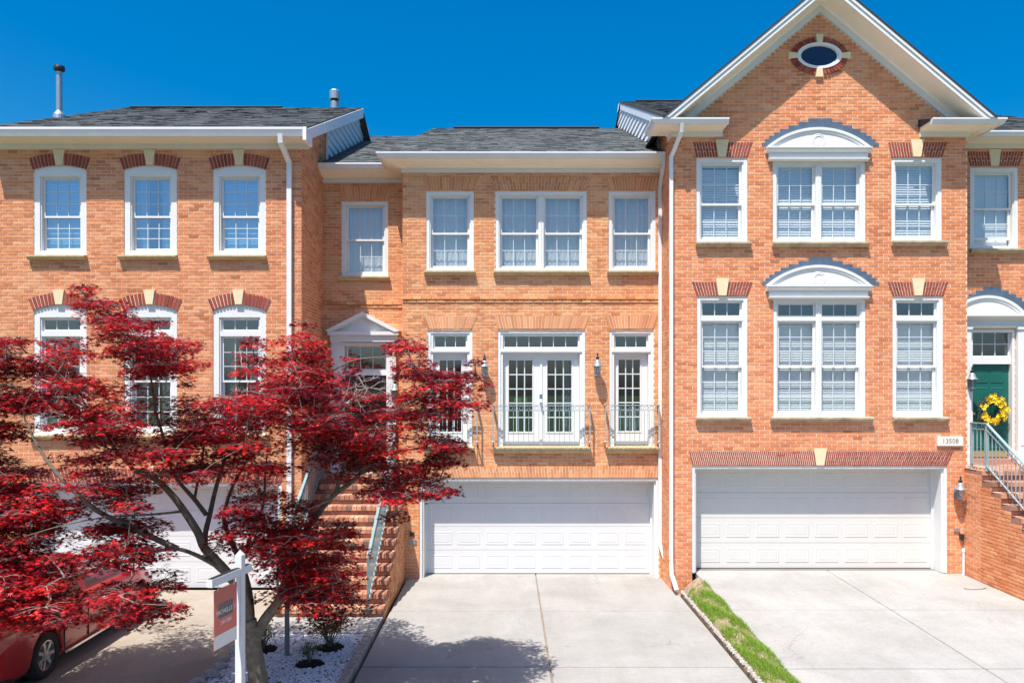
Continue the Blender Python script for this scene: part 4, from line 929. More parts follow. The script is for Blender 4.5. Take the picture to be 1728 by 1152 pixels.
#SECTION3
# ================================================================== STEPS AND RAILINGS
def steps(label, x0, x1, ywall, ynose, ztop, n, rise, tread, zg, face, visible_x):
    """solid brick stair running towards the street; face = side whose cheek is seen (+1 right, -1 left)"""
    t = thing('entrance_steps', ((x0+x1)/2, ynose - tread*(n-1), zg), label, 'steps', 'brick entrance steps')
    mesh = {}
    for k in range(n):
        zt = ztop - rise*k; yf = ynose - tread*k; yb = ywall if k == 0 else ynose - tread*(k-1) + 0.02
        st = MB().box(x0, x1, yf+0.025, yb, zg-0.3, zt-0.012, 0.22).build('step', M['brick_stair'], t)
        x = x0; i = 0; W = 0.1016
        while x < x1 - 0.02:
            b = min(x + W - 0.009, x1); L = round(b-x, 3); key = (L, i*7 % 11, k % 2)
            if key not in mesh:
                q = lambda: random.uniform(-0.002, 0.002); bv = 0.005
                mesh[key] = MB().add([(0, 0, 0), (L, 0, 0), (L, 0.2, 0), (0, 0.2, 0), (0, q(), 0.092-bv), (L, q(), 0.092-bv), (L-bv, bv, 0.092+q()), (bv, bv, 0.092+q()), (L-bv, 0.2, 0.092), (bv, 0.2, 0.092)],
                    [(0,1,5,4), (4,5,6,7), (7,6,8,9), (1,2,8,6,5), (3,0,4,7,9), (3,2,1,0)], tint=random.random()).mesh('nosing_brick')
            link('nosing_brick', mesh[key], M['brick_stair'], st, loc=(x, yf - 0.012, zt - 0.092 + random.uniform(-0.002, 0.002)))
            x += W; i += 1
        # riser course and tread filling
        lay(brick_rects(x0, x1, zt-0.092-0.075, zt-0.092-0.004, pitch=0.21), st, M['brick_stair'], (0, yf+0.025, 0), (1,0,0), (0,-1,0))
        tb = MB(); x = x0
        depth = (yb if k == 0 else yf+tread+0.01)
        yy = yf + 0.197
        while yy < depth - 0.03:
            x = x0
            while x < x1-0.02:
                b = min(x+0.2, x1); tb.box(x, b, yy, min(yy+0.092, depth), zt-0.03, zt-random.uniform(0.001, 0.005), tint=random.random()); x += 0.21
            yy += 0.102
        if tb.v: tb.build('tread_bricks', M['brick_stair'], st, kind='stuff')
    xs = x1 if face > 0 else x0
    ylow = ynose - tread*(n-1)
    def clip(a, b):
        kk = max(0, math.ceil((b + 0.01 + 0.0 - ztop + 0.092) / -rise)) if b < ztop-0.1 else 0
        kk = min(n-1, int((ztop - 0.1 - b)/rise)) if b < ztop-0.1 else 0
        return (ynose - tread*kk + 0.025, ywall)
    cw = MB().box(xs-0.03 if face > 0 else xs-0.002, xs+0.002 if face > 0 else xs+0.03, ynose+0.05, ywall, zg-0.2, ztop-0.1).build('cheek_wall', M['mortar'], t)
    br = [r for r in brick_rects(ylow, ywall, zg-0.05, ztop-0.1, clip=clip)]
    lay(br, cw, M['brick_center'] if face > 0 else M['brick_right'], (xs + face*0.001, 0, 0), (0,1,0), (face,0,0))
    return t
ZTL = 2.20; steps('brick entrance steps climbing behind the red maple to the pedimented door', CX0+0.02, CXB+0.04, PE.d-0.02, 16.84, ZTL, 12, ZTL/12, 0.29, 0.0, 1, 0)
ZTR = 2.50; steps('brick entrance steps with stepped cheek wall leading up to the green front door', 9.30, RX2-1.7, PG.d-0.02, 14.95, ZTR, 12, (ZTR-ZR+0.06)/12, 0.29, ZR-0.06, -1, 0)

def stair_rail(label, x, pts, mat, hgt=0.92, post_every=None, foot=True):
    """pts: (y, z) nosing line from the house down; top rail, two lower rails, balusters, posts and scrolls"""
    t = thing('stair_railing', (x, pts[-1][0], pts[-1][1]), label, 'railing', 'metal stair railings')
    P = [Vector((x, y, z)) for y, z in pts]; up = Vector((0, 0, 1))
    def bar(name, dz, w, hh):
        m = MB()
        for a, b in zip(P[:-1], P[1:]):
            d_ = (b-a).normalized(); n = Vector((1,0,0)).cross(d_).normalized()
            m.obox((a+b)/2 + up*dz, Vector((1,0,0)), n, d_, w/2, hh/2, (b-a).length/2 + 0.006)
        m.build(name, M[mat], t)
    bar('top_rail', hgt, 0.052, 0.018); bar('upper_rail', hgt-0.12, 0.03, 0.014); bar('bottom_rail', 0.10, 0.03, 0.014)
    bal = MB().box(-0.007, 0.007, -0.007, 0.007, 0, hgt-0.22).mesh('baluster'); ring = MB()
    n = 14; vs = []
    for k in range(n):
        a = 2*math.pi*k/n
        for (r_, xx) in ((0.05, -0.004), (0.05, 0.004), (0.04, 0.004), (0.04, -0.004)): vs.append((xx, r_*math.cos(a), r_*math.sin(a)))
    ring = ring.add(vs, [(k*4+i, ((k+1)%n)*4+i, ((k+1)%n)*4+(i+1)%4, k*4+(i+1)%4) for k in range(n) for i in range(4)]).mesh('scroll_ring')
    for a, b in zip(P[:-1], P[1:]):
        L = abs(b.y-a.y); m = max(1, round(L/0.115))
        for k in range(m):
            p = a + (b-a)*((k+0.5)/m); link('baluster', bal, M[mat], t, loc=p + up*0.10)
            if k % 2 == 0: link('scroll_ring', ring, M[mat], t, loc=a + (b-a)*((k+1)/m) + up*(hgt-0.06))
    for p, f in [(q, True) for q in P]:
        MB().box(p.x-0.019, p.x+0.019, p.y-0.019, p.y+0.019, p.z-0.03, p.z+hgt+0.004).box(p.x-0.05, p.x+0.05, p.y-0.05, p.y+0.05, p.z-0.004, p.z+0.014).build('post', M[mat], t)
    return t
r_ = ZTL/12
stair_rail('pale teal stair railing beside the white garage door, partly under maple leaves', -2.47, [(16.95, ZTL), (16.86, ZTL), (13.62, r_)], 'rail_teal')
stair_rail('teal stair railing on the left side of the brick steps behind the maple trunk', -4.08, [(16.95, ZTL), (16.86, ZTL), (13.62, r_)], 'rail_teal')
rr_ = (ZTR-ZR+0.06)/12
stair_rail('pale teal railing descending in front of the green door and yellow wreath', 9.40, [(15.46, ZTR), (14.97, ZTR), (14.97-0.29*11, ZTR-rr_*11)], 'rail_pale')

def balcony(label, D, px0, px1, py_top, py_mid, py_bot):
    x0, x1 = D.x(px0), D.x(px1); k = (D.d-0.2)/D.d; d = D.d
    zt, zm, zb = [CAMZ + (D.z(p)-CAMZ)*k for p in (py_top, py_mid, py_bot)]; x0 *= k; x1 *= k; y = d-0.2
    t = thing('balcony_railing', ((x0+x1)/2, y, zb), label, 'railing', 'iron balcony railings')
    def loop(name, z, h, w, mat): MB().box(x0, x1, y-w/2, y+w/2, z-h/2, z+h/2).box(x0-w/2, x0+w/2, y-w/2, d, z-h/2+0.001, z+h/2-0.001).box(x1-w/2, x1+w/2, y-w/2, d, z-h/2+0.001, z+h/2-0.001).build(name, M[mat], t)
    loop('top_rail', zt, 0.016, 0.036, 'iron_grey'); loop('middle_rail', zm, 0.012, 0.02, 'rail_pale'); loop('bottom_rail', zb, 0.012, 0.02, 'rail_pale')
    n = round((x1-x0)/0.107); me = MB().box(-0.0055, 0.0055, -0.0055, 0.0055, 0, zm-zb).mesh('baluster')
    sc = 0.045; vs = []; q = 14
    for i in range(q):
        a = 2*math.pi*i/q
        for (r_, yy) in ((sc, -0.004), (sc, 0.004), (sc-0.009, 0.004), (sc-0.009, -0.004)): vs.append((r_*math.cos(a), yy, r_*math.sin(a)))
    ring = MB().add(vs, [(i*4+j, ((i+1)%q)*4+j, ((i+1)%q)*4+(j+1)%4, i*4+(j+1)%4) for i in range(q) for j in range(4)]).mesh('scroll_ring')
    for i in range(n+1):
        xx = x0 + (x1-x0)*i/n; link('baluster', me, M['rail_pale'], t, loc=(xx, y, zb))
        if 0 < i < n and i % 1 == 0 and i < n: link('scroll_ring', ring, M['rail_pale'], t, loc=(xx + (x1-x0)/n/2, y, (zt+zm)/2)) if i < n-1 else None
    for xx in (x0, x1):
        MB().box(xx-0.012, xx+0.012, y-0.012, y+0.012, zb-0.02, zt).lathe([(0.0, -0.03), (0.03, 0), (0.0, 0.03)], (xx, y, zb+0.03), 8).build('end_post', M['iron_grey'], t)
        MB().tube([(xx, y, zb), (xx, d-0.02, zb-0.12)], 0.008, 6).build('bracket', M['black_metal'], t)
balcony('iron balcony railing in front of the double french doors', PC, 832, 995.5, 684, 692.5, 747.5)
balcony('short iron balcony railing at the french door beside the white downspouts', PC, 1022, 1112, 683.5, 692, 747)
balcony('short iron balcony railing half hidden behind maple leaves', PC, 714, 805, 684, 692.5, 747.5)

def lantern(label, D, px, py0, py1, proj=0.2):
    z1, z0 = D.z(py0), D.z(py1); h = z1-z0; x = D.x(px); y = D.d - proj; c = (x, y, z0)
    t = thing('wall_lantern', (x, D.d, z0), label, 'lantern', 'wall lanterns on the facades')
    MB().lathe([(0.02, 0), (0.055, h*0.02), (0.055, h*0.06), (0.03, h*0.07)], c, 16).build('base_ring', M['lantern_metal'], t)
    MB().lathe([(0.062, h*0.07), (0.078, h*0.40), (0.078, h*0.41), (0.060, h*0.41), (0.05, h*0.09)], c, 20).build('glass', M['lamp_glass'], t)
    b = MB()
    for k in range(6):
        a = k*math.pi/3+0.3; b.tube([(x+0.064*math.cos(a), y+0.064*math.sin(a), z0+h*0.06), (x+0.08*math.cos(a), y+0.08*math.sin(a), z0+h*0.42)], 0.004, 4)
    b.build('cage', M['lantern_metal'], t)
    MB().lathe([(0.012, h*0.1), (0.014, h*0.22), (0.024, h*0.3), (0.012, h*0.36)], c, 10).build('bulb', M['plaque'], t)
    MB().lathe([(0.118, h*0.41), (0.118, h*0.425), (0.075, h*0.47), (0.062, h*0.58), (0.045, h*0.66), (0.02, h*0.70)], c, 20, ).build('hood', M['lantern_metal'], t, smooth=True)
    MB().lathe([(0.02, h*0.69), (0.035, h*0.74), (0.04, h*0.78), (0.012, h*0.82), (0.02, h*0.87), (0.014, h*0.92), (0.003, h*1.0)], c, 12).build('finial', M['black_metal'], t)
    a = MB(); a.box(x-0.05, x+0.05, D.d-0.025, D.d, z0-0.02, z0+0.2)
    a.tube([(x, D.d-0.02, z0+0.1), (x, D.d-0.08, z0+0.02), (x, y+0.02, z0-0.06), (x, y, z0-0.03), (x, y, z0)], 0.010, 6)
    a.tube([(x, D.d-0.02, z0+0.14), (x, D.d-0.07, z0+0.30), (x, y+0.05, z0+h*0.78), (x, y, z0+h*0.76)], 0.009, 6)
    a.build('bracket', M['lantern_metal'], t)
lantern('carriage lantern between the leftmost french door and the double french doors', PC, 818, 597, 634)
lantern('carriage lantern between the double french doors and the short right balcony', PC, 1006.5, 595, 634)
lantern('carriage lantern on brick beside the cream garage door', PR, 1613, 800, 840, 0.16)
lantern('carriage lantern half hidden by the brick corner left of the green door', PG, 1633, 617, 656, 0.16)
lantern('carriage lantern right of the pedimented entrance door, behind bare twigs', PE, 668, 635, 675, 0.16)

# ================================================================== WREATH
def wreath():
    D = PG; c = Vector((D.x(1674), D.d+0.045, D.z(692))); t = thing('wreath', c - Vector((0, 0, 0.36)), 'round yellow flower wreath hanging on the green front door', 'wreath')
    m = MB()
    for k in range(70):
        a = random.uniform(0, 6.28); r0 = random.uniform(0.2, 0.3); p = []
        for j in range(4): q = a + j*0.22; rr = r0 + random.uniform(-0.02, 0.02) + (0.07 if j == 3 and random.random() < .4 else 0); p.append(c + Vector((rr*math.cos(q), random.uniform(-0.05, 0.03), rr*math.sin(q))))
        m.tube(p, 0.006, 4)
    m.build('twig_ring', M['wreath_twig'], t)
    fl = []
    for v in range(5):
        f = MB()
        for k in range(5):
            a = k*2*math.pi/5 + random.uniform(-.2, .2); u = Vector((math.cos(a), 0, math.sin(a))); w_ = Vector((-math.sin(a), 0, math.cos(a))); L = 0.042
            f.add([Vector((0, 0, 0)), u*L*0.6 + w_*L*0.33 + Vector((0, -0.012, 0)), u*L + Vector((0, -0.004 - 0.012*random.random(), 0)), u*L*0.6 - w_*L*0.33 + Vector((0, -0.012, 0))], [(0,1,2,3)], tint=random.random())
        fl.append(f.mesh('blossom'))
    for k in range(200):
        a = random.uniform(0, 2*math.pi); rr = random.gauss(0.235, 0.038)
        if 2.2 < a < 3.5 and random.random() < .75: continue
        o = link('blossom', random.choice(fl), M['petal_yellow'], t, loc=c + Vector((rr*math.cos(a), -0.05 - random.uniform(0, 0.07), rr*math.sin(a))))
        o.rotation_euler = (random.uniform(-.7, .7), random.uniform(0, 6), random.uniform(-.7, .7)); o.scale = (random.uniform(.8, 1.35),)*3
wreath()

# ================================================================== PLANTING BED AND VERGE
def icorock(m, c, sx, sy, sz, tint, seg=6, rings=3):
    vs = [(c[0], c[1], c[2]+sz)]; fs = []
    for r_ in range(1, rings):
        ph = math.pi*r_/rings
        for k in range(seg):
            a = 2*math.pi*k/seg + r_*0.4; j = random.uniform(0.8, 1.18)
            vs.append((c[0]+sx*math.sin(ph)*math.cos(a)*j, c[1]+sy*math.sin(ph)*math.sin(a)*j, c[2]+sz*math.cos(ph)*random.uniform(.85, 1.1)))
    vs.append((c[0], c[1], c[2]-sz))
    fs += [(0, 1+k, 1+(k+1) % seg) for k in range(seg)]
    for r_ in range(rings-2):
        for k in range(seg): fs.append((1+r_*seg+k, 1+(r_+1)*seg+k, 1+(r_+1)*seg+(k+1) % seg, 1+r_*seg+(k+1) % seg))
    e = len(vs)-1; b0 = 1+(rings-2)*seg
    fs += [(e, b0+(k+1) % seg, b0+k) for k in range(seg)]
    m.add(vs, fs, tint)
BX0, BX1, BY0, BY1 = -4.22, -2.34, 7.6, 12.78
bed = MB().box(BX0-0.06, BX1+0.1, BY0, BY1+0.02, -0.25, -0.02).build('planting_bed', M['soil'], kind='structure')
MULCH = [(-2.94, 11.42, 0.22), (-2.80, 12.12, 0.24), (-3.83, 12.05, 0.22), (-3.50, 10.45, 0.3), (-3.1, 9.6, 0.22)]
pb = MB(); rs = np.random.default_rng(3)
for k in range(9500):
    x, y = rs.uniform(BX0, BX1), BY1 - (BY1-9.2)*rs.random()**1.15
    if any(math.hypot(x-a, (y-b)) < r*0.95 for a, b, r in MULCH): continue
    s_ = rs.uniform(0.011, 0.023); icorock(pb, (x, y, 0.0 + rs.uniform(-0.012, 0.012)), s_*1.2, s_, s_*0.7, rs.random(), 5, 3)
pb.build('white_pebbles', M['pebble'], bed, kind='stuff')
for (a, b, r) in MULCH:
    mm = MB(); vs = [(a, b, 0.03)] + [(a + r*(1+0.08*math.sin(5*q+a))*math.cos(q), b + r*(1+0.08*math.sin(5*q+a))*math.sin(q), -0.012) for q in [2*math.pi*k/28 for k in range(28)]]
    mm.add(vs, [(0, 1+k, 1+(k+1) % 28) for k in range(28)])
    for k in range(260):
        q, rr = random.uniform(0, 6.28), r*math.sqrt(random.random()); p = Vector((a+rr*math.cos(q), b+rr*math.sin(q), 0.028*(1-rr/r)+0.004)); u = Vector((random.uniform(-1,1), random.uniform(-1,1), random.uniform(-.2,.3))).normalized()
        v = Vector((-u.y, u.x, 0)).normalized(); mm.obox(p, u, v, u.cross(v), random.uniform(.008, .02), .004, .002)
    mm.build('mulch_patch', M['mulch'], bed, kind='stuff')
wk = MB().box(CX0-0.12, CXB+0.04, BY1, 13.66, -0.2, 0.03)
wk.build('walkway', M['concrete_new'], kind='structure')
# stone edging: right kerb blocks, left rocks
ed = MB().box(BX1+0.005, BX1+0.115, BY0, BY1-0.01, -0.2, -0.02).build('bed_edging', M['soil'], kind='structure')
y = BY1 - 0.03
while y > BY0+0.2:
    L = random.uniform(0.26, 0.38); hh = 0.085 + random.uniform(-.012, .012); j = lambda: random.uniform(-.008, .008)
    a, b = BX1+j(), BX1+0.135+j()
    MB().add([(a, y-L+.008, -.15), (b, y-L+.008, -.15), (b, y, -.15), (a, y, -.15), (a+.012, y-L+.02, hh+j()), (b-.012, y-L+.02, hh+j()), (b-.012, y-.012, hh+j()), (a+.012, y-.012, hh+j()),
              (a, y-L+.008, hh-.02), (b, y-L+.008, hh-.02), (b, y, hh-.02), (a, y, hh-.02)],
             [(4,5,6,7), (8,9,5,4), (9,10,6,5), (10,11,7,6), (11,8,4,7), (0,1,9,8), (1,2,10,9), (2,3,11,10), (3,0,8,11)], tint=random.random()).build('edging_block', M['edge_stone'], ed)
    y -= L
for k in range(18):
    yy = BY1 - 0.15 - k*0.28 + random.uniform(-.05, .05)
    m = MB(); icorock(m, (BX0-0.02+random.uniform(-.05, .05), yy, 0.03), random.uniform(.08, .14), random.uniform(.08, .13), random.uniform(.05, .085), random.random(), 8, 4)
    m.build('edging_rock', M['rock'], ed)
# verge between the two driveways
VX0, VX1 = 3.45, 3.86
zR_at = lambda y: ZR - 0.026*max(0, 15.5-y)
vs = []; fs = []; N_ = 60
for k in range(N_+1):
    y = 3.0 + (15.35-3.0)*k/N_
    for i, f in enumerate((0, 0.25, 0.6, 1.0)): vs.append((VX0+0.10 + (VX1-VX0-0.10)*f, y, 0.06 + (zR_at(y)-0.08)*(f**0.7) + random.uniform(-.012, .012)))
for k in range(N_):
    for i in range(3): fs.append((k*4+i, k*4+i+1, k*4+5+i, k*4+4+i))
vg = MB().add(vs, fs).box(VX0+0.1, VX1, 3.0, 15.35, -0.2, 0.02).build('verge', M['soil'], kind='structure')
ed2 = MB().box(VX0+0.03, VX0+0.10, 3.0, 15.3, -0.2, 0.02).build('verge_edging', M['soil'], kind='structure')
cob = []
for k in range(10):
    m = MB(); icorock(m, (0, 0, 0), random.uniform(.036, .048), random.uniform(.042, .055), random.uniform(.032, .045), random.random(), 8, 4); cob.append(m.mesh('edging_stone'))
y = 15.25
while y > 5.5:
    o = link('edging_stone', random.choice(cob), M['edge_stone'], ed2, loc=(VX0+0.055+random.uniform(-.008, .008), y, 0.055)); o.rotation_euler = (0, 0, random.uniform(-.3, .3)); y -= random.uniform(.085, .105)
def grass(n, seed):
    g = np.random.default_rng(seed); m = MB()
    for k in range(n):
        y = 15.0 - (15.0-8.3)*g.random()**1.0; f = g.random()
        if 0.5 + 0.5*math.sin(y*2.3 + 3*f) + 0.35*math.sin(y*7.1+1) + 0.2*math.sin(23*f + y*11) < 0.22 and f < 0.6 and g.random() < .8: continue
        if y > 14.8 and g.random() < .6: continue
        x = VX0 + 0.105 + (VX1-VX0-0.08)*f; z = 0.055 + (zR_at(y)-0.08)*(min(1, f)**0.7)
        h = g.uniform(0.03, 0.10)*(0.7+0.3*math.sin(y*5+f*9)); a = g.uniform(0, 6.28); w_ = g.uniform(0.002, 0.0045); ln = g.uniform(0.2, 0.9)*h; b = g.uniform(0, 6.28)
        dx, dy = w_*math.cos(a), w_*math.sin(a); lx, ly = ln*math.cos(b) - 0.012, ln*math.sin(b)
        m.add([(x-dx, y-dy, z), (x+dx, y+dy, z), (x+dx*.7+lx*.4, y+dy*.7+ly*.4, z+h*.65), (x-dx*.7+lx*.4, y-dy*.7+ly*.4, z+h*.65), (x+lx, y+ly, z+h)], [(0,1,2,3), (3,2,4)], tint=min(1, max(0, g.normal(.42, .2))))
    return m
grass(34000, 5).build('grass', M['grass'], vg, kind='stuff')

def twig_on_drive(label, pts):
    MB().tube([(x, y, zR_at(y)+0.006) for x, y in pts], 0.006, 5).build('fallen_twig', M['bark'], label=label, cat='twig', group='twigs on the right driveway')
twig_on_drive('longer curved twig lying on concrete before the cream garage door', [(8.62, 14.42), (8.78, 14.37), (8.95, 14.40), (9.08, 14.47)])
twig_on_drive('shorter thin twig on concrete near the right brick steps', [(8.64, 12.45), (8.72, 12.5), (8.80, 12.48)])
# shrubs in the bed
def shrub(label, x, y, h, w_, nstem, nleaf, flowers, seed):
    g = np.random.default_rng(seed); t = thing('rose_bush', (x, y, 0), label, 'bush', 'small rose bushes in the pebble bed')
    st = MB(); lf = MB(); ends = []
    for k in range(nstem):
        a = g.uniform(0, 6.28); r = w_*math.sqrt(g.random()); p = [Vector((x, y, 0.0))]
        e = Vector((x + r*math.cos(a), y + r*math.sin(a), h*g.uniform(.5, 1))); mid = (p[0]+e)/2 + Vector((g.normal(0, .03), g.normal(0, .03), .05))
        st.tube([p[0], mid, e], [.006, .004, .002], 5); ends += [mid*(1-f) + e*f for f in (0.1, .4, .7, 1.0)]
    st.build('stems', M['bark'], t)
    for k in range(nleaf):
        c = ends[g.integers(len(ends))] + Vector((g.normal(0, .045), g.normal(0, .045), g.normal(0, .035))); L = g.uniform(.026, .046)
        u = Vector((g.normal(), g.normal(), g.normal(0, .4))).normalized(); n = Vector((g.normal(0, .5), g.normal(0, .5), 1)).normalized(); v = n.cross(u).normalized()
        lf.add([c, c+u*L*.5+v*L*.33, c+u*L, c+u*L*.5-v*L*.33], [(0,1,2,3)], tint=min(1, max(0, g.normal(.45, .3))))
    lf.build('leaves', M['leaf_green'], t, kind='stuff')
    fm = MB(); icorock(fm, (0,0,0), .02, .02, .016, .5, 7, 4); fm = fm.mesh('flower')
    for k in range(flowers):
        c = ends[g.integers(len(ends))]; link('flower', fm, M['flower_red'], t, loc=c + Vector((g.normal(0, .03), g.normal(0, .03), g.uniform(0.0, .05))))
shrub('largest rose bush with red blooms in the white pebbles', -2.80, 12.12, .60, .32, 34, 1500, 26, 1)
shrub('small thin rose bush in the front ring of dark mulch', -2.94, 11.42, .34, .16, 12, 330, 0, 2)
shrub('dark rose bush half hidden behind the maple trunk', -3.83, 12.05, .42, .2, 20, 600, 8, 3)
# post in the bed
t = thing('metal_post', (-3.39, 11.80, 0), 'slender blue grey metal post standing in the white pebbles', 'post')
MB().lathe([(0.038, -0.1), (0.036, 1.9)], (-3.39, 11.80, 0), 16).build('shaft', M['post_grey'], t, smooth=False)
MB().lathe([(0.06, -0.02), (0.06, 0.012), (0.04, 0.02)], (-3.39, 11.80, 0), 16).build('collar', M['post_grey'], t)
MB().lathe([(0.045, 1.9), (0.05, 1.92), (0.035, 1.95), (0.0, 1.97)], (-3.39, 11.80, 0), 16).build('cap', M['post_grey'], t)

# ================================================================== YARD SIGN
def yard_sign():
    px, py = -2.90, 8.32; a = Vector((-0.223, -0.975, 0)).normalized(); b = Vector((-a.y, a.x, 0)); up = Vector((0, 0, 1))
    t = thing('yard_sign', (px, py, -0.02), 'white timber yard sign post with a hanging red panel by the maple trunk', 'sign')
    hw = 0.038; c = Vector((px, py, 0)); A2 = (a*0.8 + b*0.6).normalized(); 
    MB().obox(c + up*1.12, a, b, up, hw, hw, 1.18).build('post', M['sign_white'], t)
    m = MB(); zt = 2.30; q = [c + a*i*hw + b*j*hw + up*zt for i, j in ((-1,-1), (1,-1), (1,1), (-1,1))]; m.add(q + [c + up*(zt+0.055)], [(0,1,4), (1,2,4), (2,3,4), (3,0,4)]); m.build('post_cap', M['sign_white'], t)
    za = 2.125; MB().obox(c + a*0.19 + up*za, a, b, up, 0.37, 0.034, 0.04).build('arm', M['sign_white'], t)
    MB().obox(c + a*0.19 + up*(za+0.042), a, b, up, 0.36, 0.028, 0.002).build('arm_top', M['dark_flashing'], t)
    s0, s1 = 0.07, 0.48; z1, z0 = 2.03, 1.41; mid = c + a*((s0+s1)/2)
    # the printed side looks back towards the street on the right
    n = b if b.dot(Vector((0, 0, 0)) - mid) > 0 else -b
    pn = MB().obox(mid + up*(z0+z1)/2, a, b, up, (s1-s0)/2, 0.003, (z1-z0)/2).build('panel', M['sign_red'], t)
    MB().obox(mid + up*(z0+0.075) + n*0.0045, a, b, up, (s1-s0)/2-0.004, 0.001, 0.07).build('footer_band', M['sign_text'], pn)
    MB().obox(mid + up*(z0+0.385) + n*0.0045 , a, b, up, 0.13, 0.001, 0.075).build('dark_band', M['sign_dark'], pn)
    right = n.cross(up)*-1.0; right = up.cross(n)
    rot = Matrix((( right.x, up.x, n.x, 0), (right.y, up.y, n.y, 0), (right.z, up.z, n.z, 0), (0,0,0,1)))
    for body, zz, sz in (('MICHELLE Y', z0+0.35, 0.066), ('240 888', z0+0.24, 0.06)):
        p = mid + n*0.0065 + up*zz; text(body, p.x, p.y, p.z, sz, M['sign_text'], pn, 'lettering', rot=rot, ext=0.0008)
    for s_ in (s0+0.06, s1-0.06):
        p = c + a*s_; MB().tube([p + up*(z1-0.02), p + b*0.012 + up*(z1+0.02), p + up*(za-0.045)], 0.004, 5).build('hook', M['steel'], t)
yard_sign()
#SECTION4
# ================================================================== CAR
def car():
    x1 = -6.60; W = 1.80; xc = x1 - W/2; yr = 11.0; wb = 2.85; yf = yr+wb; y_back, y_front = yr-1.05, yf+0.92; z0 = ZL
    t = thing('parked_car', (xc, (yr+yf)/2, z0), 'red sedan parked nose-in on the driveway beneath maple branches', 'car')
    # body: stations along the length; belt height, half width, sill height with wheel arches
    ys = sorted(set([y_back + (y_front-y_back)*k/64 for k in range(65)])); LEN = y_front-y_back
    def lerp(tab, u):
        for (a, p), (b, q) in zip(tab[:-1], tab[1:]):
            if u <= b: f = (u-a)/(b-a); f = f*f*(3-2*f); return p + (q-p)*f
        return tab[-1][1]
    top = [(0, .80), (.03, .96), (.10, 1.02), (.25, .99), (.60, .95), (.72, .93), (.86, .86), (.95, .74), (1, .58)]
    hwid = [(0, .70), (.04, .82), (.15, .885), (.5, .90), (.8, .885), (.93, .80), (1, .62)]
    bm = MB(); rings = []
    for y in ys:
        u = (y-y_back)/LEN; zt = lerp(top, u); w_ = lerp(hwid, u); zb = 0.20 if 0.03 < u < 0.97 else 0.28
        for yw in (yr, yf):
            dd = abs(y-yw)
            if dd < 0.36: zb = max(zb, 0.32 + math.sqrt(0.36**2-dd*dd))
        side = [(w_*0.93, zb), (w_*0.99, zb+0.02 if zb > .3 else zb+0.10), (w_*1.0, max(zb+0.03, 0.55)), (w_*0.995, max(zb+0.04, zt-0.20)), (w_*0.955, zt-0.05), (w_*0.90, zt), (w_*0.5, zt+0.035), (0, zt+0.045)]
        pts = [(xc+a, y, z0+b) for a, b in side]; pts += [(xc-a, y, z0+b) for a, b in side[-2::-1]]
        rings.append(pts)
    n = len(rings[0]); vs = [p for r in rings for p in r]; fs = []
    for k in range(len(rings)-1):
        for i in range(n-1): fs.append((k*n+i, k*n+i+1, (k+1)*n+i+1, (k+1)*n+i))
    fs += [tuple(range(n)), tuple(range((len(rings)-1)*n, len(rings)*n))[::-1]]
    body = bm.add(vs, fs).build('body', M['car_paint'], t); smooth_by_angle(body, 40)
    MB().box(xc-0.80, xc+0.80, y_back+0.15, y_front-0.2, z0+0.17, z0+0.45).build('underbody', M['car_dark'], t)
    # cabin: roof skin and pillars over a glass house
    tab = [(.10, .98), (.17, 1.12), (.30, 1.38), (.42, 1.45), (.55, 1.43), (.66, 1.25), (.76, .97)]
    cw = [(.10, .66), (.30, .60), (.5, .60), (.66, .64), (.76, .70)]
    def cab(scale, dz, us):
        rr = []
        for u in us:
            y = y_back + LEN*u; zt = lerp2(tab, u)+dz; zb = lerp(top, u)-0.02; wt = lerp2(cw, u)*scale; wb_ = lerp(hwid, u)*0.90*scale
            rr.append([(wb_, zb), (wt+(wb_-wt)*0.1, zt-0.06 if zt-0.06 > zb else zb+.005), (wt*0.9, zt-0.012 if zt > zb+.03 else zb+.01), (wt*0.45, zt+0.012), (0, zt+0.016)])
        return rr
    def lerp2(tab, u):
        for (a, p), (b, q) in zip(tab[:-1], tab[1:]):
            if u <= b: return p + (q-p)*(u-a)/(b-a)
        return tab[-1][1]
    us = [.10 + .66*k/40 for k in range(41)]; rr = cab(1.0, 0, us)
    def strip(cols, sel, off=0.0):
        m = MB()
        for k in range(len(us)-1):
            for i in cols:
                if not sel(us[k], us[k+1], i): continue
                for sg in (1, -1):
                    q = [rr[k][i], rr[k][i+1], rr[k+1][i+1], rr[k+1][i]]; yy = [us[k], us[k], us[k+1], us[k+1]]
                    P_ = [(xc+sg*(a+off), y_back+LEN*u, z0+b+off) for (a, b), u in zip(q, yy)]
                    m.add(P_, [(0,1,2,3) if sg > 0 else (3,2,1,0)])
        return m
    g = strip([0, 1, 2, 3], lambda a, b, i: True); go = g.build('windows', M['glass_dark'], t); bm2 = bmesh.new(); bm2.from_mesh(go.data); bmesh.ops.remove_doubles(bm2, verts=bm2.verts, dist=1e-4); bm2.to_mesh(go.data); bm2.free(); smooth_by_angle(go, 50)
    rf = strip([1, 2, 3], lambda a, b, i: (a > .285 and b < .585) or (i == 1), 0.008).build('roof', M['car_paint'], t)
    def pillar(sel, sg):
        m = MB()
        for k in range(len(us)-1):
            if sel(us[k]):
                q = [rr[k][0], rr[k][1], rr[k+1][1], rr[k+1][0]]; yy = [us[k], us[k], us[k+1], us[k+1]]
                m.add([(xc+sg*(a+.006), y_back+LEN*u, z0+b+.006) for (a, b), u in zip(q, yy)], [(0,1,2,3)])
        m.build('pillar', M['car_paint'], t)
    for sg in (1, -1):
        for sel in (lambda a: a < .17, lambda a: .425 < a < .452, lambda a: a > .73): pillar(sel, sg)
